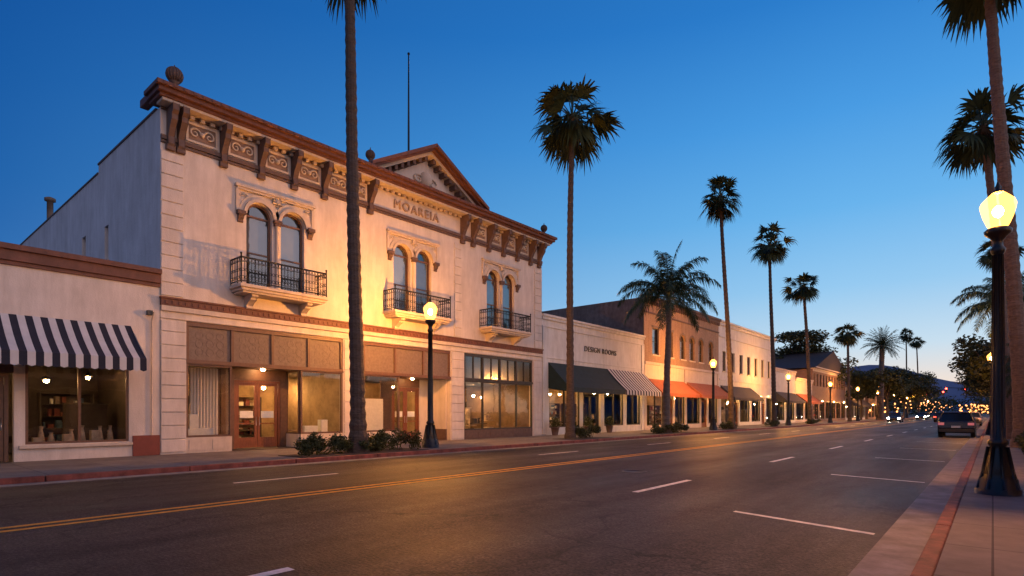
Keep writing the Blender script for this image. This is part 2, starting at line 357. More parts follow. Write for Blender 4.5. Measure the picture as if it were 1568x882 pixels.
def interior(g,a,b,x,depth=5.5,zt=3.3,bulbs=3,bm=BULB,seed=0,wm=INWALL,goods=6,br=0.075):
    rd=random.Random(seed); xb=x-depth
    g.p('interior_walls_'+wm.name,wm).poly([(xb,a,0.1),(xb,b,0.1),(xb,b,zt),(xb,a,zt)])
    g.p('interior_walls_'+wm.name,wm).poly([(xb,a,0.1),(x-0.3,a,0.1),(x-0.3,a,zt),(xb,a,zt)]); g.p('interior_walls_'+wm.name,wm).poly([(xb,b,0.1),(x-0.3,b,0.1),(x-0.3,b,zt),(xb,b,zt)])
    g.p('interior_dark',INDARK).poly([(xb,a,0.14),(x-0.05,a,0.14),(x-0.05,b,0.14),(xb,b,0.14)])
    g.p('interior_dark',INDARK).poly([(xb,a,zt),(x-0.16,a,zt),(x-0.16,b,zt),(xb,b,zt)])
    for i in range(goods):
        yy=rd.uniform(a+0.3,b-0.6); xx=rd.uniform(xb+0.4,x-1.9); hh=rd.choice([0.75,0.9,1.1,1.9]); w=rd.uniform(0.4,1.3)
        gm=g.p(*rd.choice([('goods',INOBJ),('goods_dark',INDARK),('goods_dark',INDARK)]))
        w=min(w,b-0.05-yy)
        gm.box(xx-0.5,xx,yy,yy+w,hh-0.05,hh); gm.box(xx-0.45,xx-0.05,yy+0.05,yy+w-0.05,0.15,hh*0.6 if hh<1.5 else hh-0.06)
        if hh<1.5:
            gm.lathe([(0.02,0),(0.09,0.02),(0.06,0.2),(0.1,0.3),(0.03,0.34)],(xx-0.25,yy+w/2,hh),8)
            gm.box(xx-0.4,xx-0.2,yy+0.03,yy+w*0.3,hh+0.001,hh+0.3)
    # shelving with stock along part of the back wall
    yy=a+0.4
    while yy<b-0.9:
        L_=rd.uniform(1.0,2.4); L_=min(L_,b-0.2-yy)
        if rd.random()<0.7:
            sh=g.p('goods_dark',INDARK)
            for q in (yy,yy+L_-0.05): sh.box(xb+0.05,xb+0.45,q,q+0.05,0.15,2.3)
            for zz in (0.5,0.95,1.4,1.85,2.25):
                sh.box(xb+0.05,xb+0.45,yy+0.051,yy+L_-0.051,zz,zz+0.03)
                q=yy+0.1
                while q<yy+L_-0.3 and zz<2.2:
                    w=rd.uniform(0.06,0.22)
                    if rd.random()<0.8: g.p(*rd.choice([('goods',INOBJ),('goods_pale',PAPER),('goods_blue',INBLUE),('goods_red',REDPAINT)])).box(xb+0.12,xb+0.4,q,q+w,zz+0.031,zz+rd.uniform(0.12,0.34))
                    q+=w+rd.uniform(0.02,0.1)
        else: g.p('goods_dark',INDARK).box(xb+0.02,xb+0.1,yy+0.2,yy+0.9,1.3,2.2)
        yy+=L_+rd.uniform(0.2,0.9)
    for i in range(bulbs):
        yy=a+(b-a)*(i+0.5)/bulbs+rd.uniform(-.3,.3); xx=x-rd.uniform(1.6,depth-1.2); zz=zt-rd.uniform(0.4,0.8)
        g.p('pendant_bulbs',bm).ball((xx,yy,zz),br,6,4)
        g.p('pendant_cords',IRON).tube([(xx,yy,zz+0.05),(xx,yy,zt)],0.008,4); g.p('pendant_cords',IRON).lathe([(0.15,0.03),(0.07,0.14),(0.015,0.17)],(xx,yy,zz),8)
def soffit(g,ys,x,z,bm=BULBA):
    for yy in ys:
        g.p('awning_downlights',bm).lathe([(0.03,-0.055),(0.055,-0.03),(0.05,0)],(x,yy,z),6); g.p('downlight_caps',IRON).lathe([(0.085,0.002),(0.07,0.07),(0.02,0.09)],(x,yy,z),8)
        g.p('downlight_caps',IRON).tube([(x,yy,z+0.08),(FX,yy,z+0.2)],0.012,4)
def shell(g,x,y0,y1,xb,zt,side,roof=None,par=0.35,back=None):
    s=g.p('side_walls',side); t=0.3
    s.box(xb,x-0.002,y0,y0+t,0,zt); s.box(xb,x-0.002,y1-t,y1,0,zt); s.box(xb-t,xb,y0,y1,0,zt)
    g.p('roof',roof or ROOF).box(xb,x-0.3,y0+t,y1-t,zt-par-0.15,zt-par)
    s.box(x-0.3,x-0.26,y0+t,y1-t,zt-par-0.15,zt)
def awning(g,a,b,xw,zt,xf,zf,mats,n=1,val=0.3,key=''):
    for i in range(n):
        y0=a+(b-a)*i/n; y1=a+(b-a)*(i+1)/n; mt=mats[i%len(mats)]; m=g.p('awning_'+mt.name+key,mt)
        k=4; prev=None
        for j in range(k+1):
            t=j/k; xx=xw+(xf-xw)*t; zz=zt+(zf-zt)*t-0.07*math.sin(math.pi*t)
            if prev: m.poly([(prev[0],y0,prev[1]),(prev[0],y1,prev[1]),(xx,y1,zz),(xx,y0,zz)])
            prev=(xx,zz)
        m.poly([(xf,y0,zf),(xf,y1,zf),(xf+0.01,y1,zf-val),(xf+0.01,(y0+y1)/2,zf-val-0.04),(xf+0.01,y0,zf-val)])
    m=g.p('awning_'+mats[0].name+key,mats[0])
    for yy in (a,b): m.poly([(xw,yy,zt),(xf,yy,zf),(xf,yy,zf-val),(xw,yy,zf-val*0.2)])
    fr=g.p('awning_frame',IRON)
    for yy in (a+0.05,(a+b)/2,b-0.05): fr.tube([(xw,yy,zf-0.05),(xf-0.02,yy,zf-0.05)],0.016,5)
    fr.tube([(xf-0.02,a,zf-0.05),(xf-0.02,b,zf-0.05)],0.016,5)
def scroll(m,x,yc,zc,w,h,r=0.022):
    for sgn in (-1,1):
        P=[]
        for k in range(22):
            t=k/21; an=t*3.6*math.pi*0.75; rr=(1-t*0.85)
            P.append((x,yc+sgn*(w*0.27-w*0.22*rr*math.cos(an)),zc+h*0.42*rr*math.sin(an)))
        m.tube(P,[r*(1.3-0.6*i/21) for i in range(22)],5)
def quoins(m,x,a,b,z0,z1,h=0.46,p=0.045,gap=0.035):
    z=z0
    while z+h*0.6<z1:
        m.box(x+0.001,x+p,a,b,z,min(z+h-gap,z1)); z+=h
def bracket(m,x,yc,zt,h,d,w):
    P=[(0,0),(d,0),(d,-0.16*h),(d*0.8,-0.24*h),(d*0.78,-0.36*h),(d*0.5,-0.52*h),(d*0.28,-0.72*h),(d*0.34,-0.9*h),(d*0.2,-h),(0,-h)]
    m.prism([(x+0.002+a,yc-w/2,zt+b) for a,b in P],(0,w,0))

# ================================================================ MAIN BUILDING
FX=-21.5
g=G('ornate_two_storey_building',(FX,17.6,0))
Y0,Y1=7.02,28.3
win=[]
for c in (11.1,18.0,24.45):
    for s in (-0.68,0.68): win.append((c+s-0.5,c+s+0.5,6.25,9.55,True))
bays=[(7.83,14.1),(15.15,20.5),(21.5,27.4)]
holes=win+[(a,b,0,4.75) for a,b in bays]
wall(g.p('front_wall',STUCCO),FX,Y0,Y1,0,11.95,holes,0.28)
s=g.p('side_walls',STUCCO_SIDE)
def sidewall():
    y=Y0; hs=[(-27.75,-27.25,7.75,9.15),(-31.1,-30.5,8.4,9.35)]
    xs=sorted(set([-44.5,FX-0.002,-28.6]+[h[0] for h in hs]+[h[1] for h in hs])); zs=sorted(set([0]+[h[2] for h in hs]+[h[3] for h in hs]))
    for i in range(len(xs)-1):
        top=11.9 if xs[i]>=-28.6 else 11.55
        zz=[z for z in zs if z<top]+[top]
        for j in range(len(zz)-1):
            cx=(xs[i]+xs[i+1])/2; cz=(zz[j]+zz[j+1])/2
            if any(h[0]<cx<h[1] and h[2]<cz<h[3] for h in hs): continue
            s.poly([(xs[i],y,zz[j]),(xs[i+1],y,zz[j]),(xs[i+1],y,zz[j+1]),(xs[i],y,zz[j+1])])
    for h in hs:
        a,b,c,d=h
        s.poly([(a,y,c),(a,y,d),(a,y+.2,d),(a,y+.2,c)]); s.poly([(b,y,c),(b,y,d),(b,y+.2,d),(b,y+.2,c)]); s.poly([(a,y,d),(b,y,d),(b,y+.2,d),(a,y+.2,d)]); s.poly([(a,y,c),(b,y,c),(b,y+.2,c),(a,y+.2,c)])
        f=g.p('window_frames',FRAMEB); f.box(a,b,y+0.14,y+0.19,(c+d)/2-0.03,(c+d)/2+0.03); f.box(a,a+0.06,y+0.14,y+0.19,c,d); f.box(b-0.06,b,y+0.14,y+0.19,c,d); f.box(a+.06,b-.06,y+0.14,y+0.19,d-0.06,d)
        g.p('window_glass',GLASSU).poly([(a,y+.17,c),(b,y+.17,c),(b,y+.17,d),(a,y+.17,d)])
        g.p('trim_sills',TRIMC).box(a-0.08,b+0.08,y-0.06,y-0.001,c-0.1,c)
sidewall()
s.box(-44.5,FX-0.3,Y1-0.3,Y1,0,11.8); s.box(-44.8,-44.5,Y0,Y1,0,11.5)
g.p('roof',ROOF).box(-44.5,FX-0.3,Y0+0.01,Y1-0.3,11.0,11.12)
c=g.p('parapet_coping',TRIMB); c.box(-28.6,FX-0.35,Y0-0.04,Y0+0.25,11.9,11.97); c.box(-44.6,-28.6,Y0-0.04,Y0+0.25,11.55,11.61)
cb=g.p('cornice',CORN,0.012)
cb.box(FX-0.4,FX+0.62,Y0-0.22,Y1+0.3,12.02,12.12); cb.box(FX-0.4,FX+0.78,Y0-0.30,Y1+0.38,12.12,12.26); cb.box(FX-0.4,FX+0.9,Y0-0.38,Y1+0.45,12.26,12.40)
cb.box(-22.6,FX-0.4,Y0-0.28,Y0-0.02,12.12,12.38)
for i in range(72): cb.box(FX+0.901,FX+0.93,Y0-0.2+i*0.3,Y0-0.06+i*0.3,12.28,12.38)
tc_=g.p('cornice_soffit',TRIMC,0.01); tc_.box(FX+0.001,FX+0.55,Y0-0.12,Y1+0.2,11.92,12.018)
fb=g.p('frieze_bands',TRIMB,0.01); fb.box(FX+0.001,FX+0.09,Y0,Y1,10.83,10.98); fb.box(FX+0.001,FX+0.06,Y0,Y1,10.72,10.80); fb.box(FX+0.001,FX+0.07,Y0,Y1,11.83,11.918)
brs=[7.3,7.62,9.05,10.45,11.8,13.15,14.5,15.45,21.3,22.1,23.35,24.6,25.85,27.1,27.95]
br=g.p('cornice_brackets',TRIMB,0.012)
for q in brs: bracket(br,FX,q,11.92,1.35,0.62,0.2); br.box(FX+0.001,FX+0.16,q-0.14,q+0.14,10.5,10.68)
for q in [7.3+0.335*i for i in range(63)]:
    g.p('dentils',TRIMC).box(FX+0.07,FX+0.2,q-0.07,q+0.07,11.78,11.9)
orn=g.p('frieze_ornament',TRIMC); pan=g.p('frieze_panels',mat('frieze_recess',(0.24,0.16,0.12),0.85,0.2,6))
for i in range(len(brs)-1):
    a,b=brs[i]+0.18,brs[i+1]-0.18
    if b-a<0.5 or b-a>3: continue
    pan.box(FX+0.001,FX+0.02,a+0.03,b-0.03,11.08,11.72)
    orn.box(FX+0.02,FX+0.06,a,b,11.66,11.74); orn.box(FX+0.02,FX+0.06,a,b,11.04,11.12); orn.box(FX+0.02,FX+0.06,a,a+0.08,11.12,11.66); orn.box(FX+0.02,FX+0.06,b-0.08,b,11.12,11.66)
    scroll(orn,FX+0.05,(a+b)/2,11.39,(b-a)*0.85,0.46,0.03); orn.ball((FX+0.05,(a+b)/2,11.39),0.09,8,6)
PA,PB,PC=15.1,22.4,18.75
g.p('pediment_wall',STUCCO).prism([(FX,PA+0.2,12.402),(FX,PB-0.2,12.402),(FX,PC,14.1)],(-0.5,0,0))
pm=g.p('pediment_cornice',CORN,0.012)
def rake(m,x0,x1,za,zb,off):
    for (ya,zA,yb,zB) in ((PA-0.1,12.42,PC,14.5),(PC,14.5,PB+0.1,12.42)):
        m.prism([(x0,ya,zA+za),(x0,yb,zB+za),(x0,yb,zB+zb),(x0,ya,zA+zb)],(x1-x0,0,0))
rake(pm,FX-0.6,FX+0.9,-0.02,0.12,0); rake(pm,FX-0.45,FX+0.72,-0.14,-0.021,0)
rake(g.p('pediment_moulding',TRIMC),FX-0.4,FX+0.5,-0.3,-0.141,0)
for k in range(9):
    t=(k+0.5)/9
    for s_ in (0,1):
        yq=PA+0.3+(PC-PA-0.4)*t if s_==0 else PB-0.3-(PB-PC-0.4)*t; zq=12.42+2.08*(0.06+0.9*t)-0.3
        g.p('pediment_brackets',TRIMB).box(FX+0.001,FX+0.42,yq-0.08,yq+0.08,zq-0.16,zq+0.06)
po=g.p('pediment_ornament',TRIMC); po.ball((FX+0.02,PC,13.05),0.34,16,8,1.25); scroll(po,FX+0.06,PC,13.0,1.7,0.6,0.04); po.ball((FX+0.2,PC,13.05),0.16,10,6)
g.p('pediment_shield',TRIMB).lathe([(0.02,-0.5),(0.1,-0.46),(0.12,-0.42)],(FX+0.1,PC,13.0),8)
scroll(po,FX+0.05,PC-1.3,12.72,0.9,0.3,0.03); scroll(po,FX+0.05,PC+1.3,12.72,0.9,0.3,0.03)
fi=g.p('finials',TRIMB)
for q,sc_,zb in ((7.35,0.9,12.4),(28.15,0.7,12.4),(15.3,0.7,12.5)):
    fi.lathe([(0.26*sc_,0),(0.26*sc_,0.10),(0.14*sc_,0.18),(0.09*sc_,0.30),(0.19*sc_,0.36),(0.10*sc_,0.40)],(FX+0.3,q,zb),12); fi.ball((FX+0.3,q,zb+0.38+0.24*sc_),0.27*sc_,14,10)
    for k in range(8):
        a_=k*math.pi/8; fi.tube([(FX+0.3+0.28*sc_*math.cos(a_)*math.sin(t_),q+0.28*sc_*math.sin(a_)*math.sin(t_),zb+0.38+0.24*sc_+0.28*sc_*math.cos(t_)) for t_ in [2*math.pi*w_/16 for w_ in range(17)]],0.025,4,False)
    fi.lathe([(0.05*sc_,0),(0.01,0.12)],(FX+0.3,q,zb+0.58+0.27*sc_),8)
fp=g.p('flagpole',IRON); fp.lathe([(0.2,0),(0.2,0.15),(0.1,0.35),(0.07,0.4)],(-22.5,18.55,13.0),10); fp.tube([(-22.5,18.55,11.1),(-22.5,18.55,16),(-22.5,18.55,19.6)],[0.06,0.05,0.03],8); fp.ball((-22.5,18.55,19.65),0.07,8,6)
v=g.p('roof_vent',TAND); v.lathe([(0.15,0),(0.15,1.75),(0.26,1.78),(0.26,1.93),(0.1,2.0)],(-39.6,7.5,11.4),10)
v=g.p('roof_hatch',STUCCO_SIDE); v.box(-43,-41,9.5,11.5,11.1,11.9)
bt=g.p('belt_course_brown',CORN,0.01); bt.box(FX+0.001,FX+0.12,Y0-0.02,Y1,5.2,5.42); bt.box(FX+0.001,FX+0.17,Y0-0.04,Y1+0.02,5.42,5.49)
bc=g.p('belt_course_cream',TRIMC,0.01); bc.box(FX+0.001,FX+0.10,Y0,Y1,5.02,5.197); bc.box(FX+0.001,FX+0.05,Y0,Y1,4.76,4.80)
for i in range(100):
    q=Y0+0.1+i*0.212; bt.box(FX+0.12,FX+0.145,q,q+0.1,5.25,5.37)
qm=g.p('quoins',STUCCO,0.012)
quoins(qm,FX,7.03,7.80,0.2,4.7); quoins(qm,FX,7.03,7.72,5.55,10.45); quoins(qm,FX,14.15,15.1,0.2,4.7); quoins(qm,FX,20.55,21.45,0.2,4.7); quoins(qm,FX,27.45,28.28,0.2,4.7)
quoins(qm,FX,27.55,28.28,5.55,10.45); quoins(qm,FX,20.75,21.25,5.55,10.45); quoins(qm,FX,14.5,15.0,5.55,10.45)
for c in (11.1,18.0,24.45):
    t=g.p('window_surrounds',TRIMC,0.008)
    for s_ in (-0.68,0.68):
        yc=c+s_
        arcband(t,FX+0.001,FX+0.13,yc,9.05,0.52,0.64); arcband(t,FX+0.001,FX+0.07,yc,9.05,0.645,0.80)
        sash(g,FX,yc-0.5,yc+0.5,6.25,9.55,True,blind=0.62 if c<23 else 0.5)
    t.box(FX+0.001,FX+0.16,c-1.62,c+1.62,9.98,10.08); t.box(FX+0.001,FX+0.11,c-1.56,c+1.56,9.90,9.978)
    for s_ in (-1,1):
        t.box(FX+0.001,FX+0.08,c+s_*1.53-0.06,c+s_*1.53+0.06,9.1,9.898)
        g.p('surround_corbels',TRIMB).box(FX+0.001,FX+0.2,c+s_*1.42-0.15,c+s_*1.42+0.15,8.95,9.09); bracket(g.p('surround_corbels',TRIMB),FX,c+s_*1.42,8.948,0.28,0.16,0.2)
        scroll(t,FX+0.03,c+s_*1.3,9.72,0.3,0.22,0.018)
    g.p('surround_corbels',TRIMB).box(FX+0.001,FX+0.18,c-0.16,c+0.16,8.96,9.06); g.p('surround_corbels',TRIMB).box(FX+0.001,FX+0.14,c-0.12,c+0.12,8.84,8.958)
    t.lathe([(0.10,6.25),(0.10,6.45),(0.075,6.5),(0.07,8.7),(0.11,8.83)],(FX+0.05,c,0),12)
    for k in range(7):
        an=math.pi*k/6; t.tube([(FX+0.06,c,9.72),(FX+0.1,c-0.2*math.cos(an),9.72+0.27*math.sin(an))],[0.03,0.045],5)
    t.ball((FX+0.08,c,9.78),0.1,8,6); scroll(t,FX+0.04,c,9.62,0.62,0.3,0.025)
    bs=g.p('balcony_slabs',TRIMC,0.015); bs.box(FX+0.001,FX+0.95,c-1.82,c+1.72,6.10,6.22); bs.box(FX+0.001,FX+0.86,c-1.74,c+1.64,6.0,6.098); bs.box(FX+0.001,FX+0.78,c-1.66,c+1.56,5.93,5.998)
    for s_ in (-1.15,1.05):
        bracket(g.p('balcony_corbels',TRIMC,0.012),FX,c+s_,5.928,0.5,0.66,0.24)
    rl=g.p('balcony_railings',IRON); xa=FX+0.86; ya,yb=c-1.76,c+1.66; zt=7.18; zb=6.32
    path=[(FX+0.02,ya),(xa,ya),(xa,yb),(FX+0.02,yb)]
    for i in range(3):
        (x0,y0),(x1,y1)=path[i],path[i+1]
        rl.tube([(x0,y0,zt),(x1,y1,zt)],0.028,6); rl.tube([(x0,y0,zb),(x1,y1,zb)],0.02,6); rl.tube([(x0,y0,zt-0.17),(x1,y1,zt-0.17)],0.014,5)
        Ls=math.hypot(x1-x0,y1-y0); n=max(3,int(Ls/0.125))
        for k in range(n+1):
            tt=k/n; px,py=x0+(x1-x0)*tt,y0+(y1-y0)*tt
            rl.tube([(px,py,zb-0.09 if k%4==0 else zb),(px,py,zt)],0.018 if k%4==0 else 0.010,5)
            if k<n:
                cx,cy=x0+(x1-x0)*(k+.5)/n,y0+(y1-y0)*(k+.5)/n; ux,uy=(x1-x0)/Ls,(y1-y0)/Ls
                for (zc,rr) in ((zt-0.085,0.055),(zb+0.13,0.055),(zb+0.4,0.05)):
                    rl.tube([(cx+ux*rr*math.cos(a_),cy+uy*rr*math.cos(a_),zc+rr*math.sin(a_)) for a_ in [2*math.pi*q/8 for q in range(9)]],0.009,4,False)
    for (px,py) in ((xa,ya),(xa,yb)): rl.tube([(px,py,6.2),(px,py,zt+0.08)],0.03,6); rl.ball((px,py,zt+0.12),0.045,6,5)
for bi,(a,b) in enumerate(bays):
    fmn='transom_frames' if bi<2 else 'transom_frames_dark'; f=g.p(fmn,FRAMEB if bi<2 else FRAMED)
    f.box(FX-0.2,FX-0.02,a,b,4.6,4.75); f.box(FX-0.22,FX+0.03,a,b,3.28,3.42)
    n=(4,3,4)[bi]
    for i in range(n+1):
        q=a+(b-a-0.1)*i/n; f.box(FX-0.18,FX-0.03,q,q+0.1,3.42,4.6)
    for i in range(n):
        q=a+0.1+(b-a-0.1)*i/n; q2=a+(b-a-0.1)*(i+1)/n
        if bi<2:
            g.p('transom_panels',GREYB).box(FX-0.15,FX-0.10,q,q2,3.42,4.6)
            if bi==0:
                d_=g.p('transom_panels',GREYB)
                for zc in (3.71,4.01,4.31):
                    for yc in (q+(q2-q)*0.25,q+(q2-q)*0.5,q+(q2-q)*0.75): d_.tube([(FX-0.1,yc+0.13*math.cos(t_),zc+0.14*math.sin(t_)) for t_ in [2*math.pi*w_/10 for w_ in range(11)]],0.008,4,False)
        else:
            g.p('transom_glass',GLASST).poly([(FX-0.1,q,3.42),(FX-0.1,q2,3.42),(FX-0.1,q2,4.6),(FX-0.1,q,4.6)])
            qm_=(q+q2)/2; f.box(FX-0.13,FX-0.05,qm_-0.025,qm_+0.025,3.42,4.6)
zt=3.28
shopwin(g,FX,7.83,9.4,0.68,zt,1,bulk=TRIMC); sidewin(g,9.4,FX-1.2,FX-0.14,0.68,zt,bulk=TRIMC)
shopwin(g,FX,12.15,14.1,0.68,zt,1,bulk=TRIMC); sidewin(g,12.15,FX-1.2,FX-0.14,0.68,zt,bulk=TRIMC)
door(g,FX-1.15,10.05,11.75,0.14,2.75,2,paper=True)
rw=g.p('recess_walls',FRAMEB); rw.box(FX-1.25,FX-1.1,9.46,9.96,0.13,zt); rw.box(FX-1.25,FX-1.1,11.84,12.09,0.13,zt); rw.box(FX-1.25,FX-1.1,9.96,11.84,2.85,zt)
rw.box(FX-1.25,FX-0.22,9.4,12.15,zt+0.002,zt+0.05)
g.p('recess_lamp',BULBD).lathe([(0.07,0),(0.09,0.04),(0.05,0.05)],(FX-0.7,10.9,zt-0.055),8)
interior(g,7.5,14.4,FX,6,3.29,4,BULB,3)
g.p('curtain',CURT).box(FX-0.9,FX-0.86,8.25,9.25,0.7,3.2)
for k in range(9): g.p('curtain',CURT).tube([(FX-0.85,8.3+k*0.11,0.7),(FX-0.86,8.3+k*0.11,3.2)],0.05,6)
g.p('display_goods',PAPER,0.01).box(FX-0.8,FX-0.4,7.95,8.9,0.72,0.98); g.p('display_goods',PAPER).box(FX-0.7,FX-0.45,8.1,8.4,0.981,1.5)
g.p('display_goods',PAPER).box(FX-0.75,FX-0.35,12.5,13.1,0.7,1.0); g.p('display_goods',PAPER).box(FX-0.7,FX-0.4,13.3,13.6,0.7,1.25)
shopwin(g,FX,15.15,17.2,0.68,zt,1,bulk=TRIMC); sidewin(g,17.2,FX-1.5,FX-0.14,0.68,zt,bulk=TRIMC)
door(g,FX-1.5,17.95,19.55,0.14,2.75,2,paper=True)
rw.box(FX-1.6,FX-1.45,17.26,17.86,0.13,zt); rw.box(FX-1.6,FX-1.45,17.86,19.64,2.85,zt); g.p('recess_cream',STUCCO).box(FX-1.6,FX-1.45,19.64,20.41,0.13,zt); g.p('recess_cream',STUCCO).box(FX-1.6,FX-0.285,20.42,20.5,0.7,zt)
g.p('recess_base',TRIMB).box(FX-1.6,FX-0.285,20.4,20.5,0.13,0.698)
rw.box(FX-1.6,FX-0.22,17.2,20.5,zt+0.002,zt+0.05)
g.p('recess_lamp',BULBD).lathe([(0.07,0),(0.09,0.04),(0.05,0.05)],(FX-0.9,18.7,zt-0.055),8)
interior(g,14.7,20.9,FX,6,3.29,3,BULB,5)
g.p('display_goods',PAPER).box(FX-0.8,FX-0.5,15.4,16.6,0.72,2.2)
shopwin(g,FX,21.5,27.4,0.62,zt,4,FRAMED,bulk=TRIMB,fn='shop_frames_dark'); interior(g,21.2,27.7,FX,6,3.29,5,BULBC,9,wm=INMID,goods=9)
e=g.done()
def text(parent,s_,loc,size,mt,ext=0.03,name='lettering',off=0.0):
    cu=bpy.data.curves.new(name,'FONT'); cu.body=s_; cu.size=size; cu.extrude=ext; cu.align_x='CENTER'; cu.align_y='CENTER'; cu.materials.append(mt); cu.space_character=1.2
    o=bpy.data.objects.new(name,cu); scene.collection.objects.link(o); o.parent=parent
    o.location=Vector(loc)-Vector(parent.location); o.rotation_euler=(math.pi/2,0,math.pi/2); cu.offset=off
LETT=mat('relief_letter_brown',(0.36,0.27,0.21),0.8,0.2,8)
text(e,'MOAREIA',(FX+0.05,18.2,11.36),0.58,LETT,0.05)

# ================================================================ LEFT LOW BUILDING
g=G('low_shop_building',(FX,2,0)); a,b=-8,7.0
wall(g.p('front_wall',STUCCO),FX,a,b,0,5.9,[(3.5,6.1,0.62,3.35),(1.7,3.25,0.0,3.35),(-5,1.3,0.62,3.35)],0.2)
shell(g,FX,a,b,-38,6.2,STUCCO_SIDE,par=0.4)
c=g.p('parapet_cornice',CORN,0.012); c.box(FX-0.3,FX+0.14,a,b,5.9,6.2); c.box(FX-0.3,FX+0.24,a,b,6.2,6.36); c.box(FX+0.001,FX+0.07,a,b,5.78,5.898)
shopwin(g,FX,3.5,6.1,0.62,3.35,2,FRAMEB); shopwin(g,FX,-5,1.3,0.62,3.35,3,FRAMEB)
door(g,FX-0.1,1.9,3.05,0.14,2.6,1,FRAMEB); g.p('door_head',FRAMEB).box(FX-0.15,FX-0.05,1.7,3.25,2.7,3.35)
g.p('red_base',REDPAINT,0.01).box(FX+0.001,FX+0.05,6.2,6.99,0.13,0.80)
s=g.p('window_sill',TRIMC,0.01); s.box(FX+0.001,FX+0.1,3.35,6.19,0.5,0.6); s.box(FX+0.001,FX+0.1,-5.1,1.5,0.5,0.6)
awning(g,-5.6,6.15,FX+0.005,4.38,-20.0,3.22,[CANV_W,CANV_N],66,0.36)
interior(g,-7,6.6,FX,5.5,3.36,9,BULBD,21,wm=INDARK,goods=20)
dg=g.p('display_goods',INOBJ); rd=random.Random(77)
for i in range(9):
    yy=3.7+i*0.25+rd.uniform(0,0.08); h_=rd.uniform(0.1,0.6)
    if i%3: dg.lathe([(0.05,0),(0.10,0.03),(0.07,h_*0.5),(0.04,h_*0.8),(0.06,h_)],(FX-0.6,yy,0.62),10)
    else: dg.box(FX-0.7,FX-0.45,yy,yy+0.2,0.62,0.64+h_*0.6)
g.p('conduit',TRIMC).tube([(FX+0.05,6.75,0.8),(FX+0.05,6.75,4.6),(FX+0.2,6.75,4.9)],0.025,6)
g.p('wall_sconce',FRAMED).box(FX,FX+0.15,6.6,6.75,4.8,4.95)
g.done()

# ================================================================ WHITE ONE-STOREY SHOP
g=G('white_shop_building',(FX,35,0)); a,b=28.32,41.9
wall(g.p('front_wall',WHITE),FX,a,b,0,7.6,[(29.1,32.6,0.6,3.6),(33.0,35.3,0,3.6),(35.8,38.6,0.6,3.6),(39.1,41.3,0.6,3.6)],0.25)
shell(g,FX,a,b,-40,7.5,STUCCO_SIDE,par=0.4)
c=g.p('cornice',WHITE,0.012); c.box(FX-0.3,FX+0.18,a,b,7.6,7.75); c.box(FX+0.001,FX+0.1,a,b,7.42,7.598); c.box(FX+0.001,FX+0.06,a,b,6.95,7.05); c.box(FX+0.001,FX+0.05,a,b,5.0,5.08)
for q in (a+0.25,b-0.25): c.box(FX+0.001,FX+0.08,q-0.22,q+0.22,0.2,6.94)
shopwin(g,FX,29.1,32.6,0.6,3.6,2,FRAMED,fn='frames'); shopwin(g,FX,35.8,38.6,0.6,3.6,2,FRAMED,fn='frames'); shopwin(g,FX,39.1,41.3,0.6,3.6,2,FRAMED,fn='frames')
door(g,FX-0.12,33.2,35.1,0.14,2.8,2,FRAMED); g.p('frames',FRAMED).box(FX-0.2,FX-0.1,33.0,35.3,2.9,2.98); g.p('shop_glass',GLASS).poly([(FX-0.15,33,2.98),(FX-0.15,35.3,2.98),(FX-0.15,35.3,3.6),(FX-0.15,33,3.6)])
awning(g,29.0,36.0,FX+0.005,4.75,-19.9,3.15,[CANV_G],1,0.3); awning(g,36.05,41.75,FX+0.005,4.75,-19.9,3.15,[CANV_K,CANV_W],26,0.3,'_s')
soffit(g,(31,34.2,37.3,40.2),FX+0.5,3.55)
interior(g,28.7,41.6,FX,5.5,3.62,6,BULB,31,goods=14)
e=g.done(); text(e,'DESIGN ROOMS',(FX+0.03,35.3,5.95),0.52,FRAMED,0.03,off=0.0)

# ================================================================ BRICK TWO-STOREY
g=G('tan_brick_building',(FX,50,0)); a,b=41.92,58.3
ww=[(43.4,44.6,6.4,8.6),(46.2,47.4,6.4,8.6),(48.9,50.0,6.4,8.6,True),(51.0,52.1,6.4,8.6,True),(53.1,54.2,6.4,8.6,True),(55.6,56.7,6.4,8.6,True)]
wall(g.p('upper_wall',TAN),FX,a,b,5.5,10.9,ww,0.25)
wall(g.p('lower_wall',TRIMC),FX,a,b,0,5.5,[(42.4,45.6,0.5,3.5),(46.0,47.4,0,3.5),(47.8,49.9,0.5,3.5),(50.4,53.4,0.5,3.5),(53.8,55.2,0,3.5),(55.6,57.9,0.5,3.5)],0.25)
shell(g,FX,a,b,-34,10.9,TAND,par=0.4)
for w_ in ww:
    sash(g,FX,w_[0],w_[1],w_[2],w_[3],len(w_)>4,blind=0.3,fm=FRAMED); g.p('sills',TRIMC,0.01).box(FX+0.001,FX+0.1,w_[0]-0.1,w_[1]+0.1,6.28,6.39)
    if len(w_)>4: arcband(g.p('arch_heads',TAND),FX+0.001,FX+0.05,(w_[0]+w_[1])/2,8.05,0.56,0.72)
    else: g.p('arch_heads',TAND).box(FX+0.001,FX+0.05,w_[0]-0.1,w_[1]+0.1,8.61,8.8)
c=g.p('cornice',TRIMB,0.012); c.box(FX-0.3,FX+0.3,a,b,10.9,11.12); c.box(FX+0.001,FX+0.18,a,b,10.7,10.898); c.box(FX+0.001,FX+0.08,a,b,9.7,9.82)
for i in range(40): c.box(FX+0.001,FX+0.14,a+0.2+i*0.41,a+0.38+i*0.41,10.45,10.698)
g.p('belt',TRIMC,0.01).box(FX+0.001,FX+0.14,a,b,5.5,5.72)
for q in (a+0.2,49.98,b-0.25): g.p('pilasters',TRIMC).box(FX+0.001,FX+0.07,q-0.18,q+0.18,0.2,5.49)
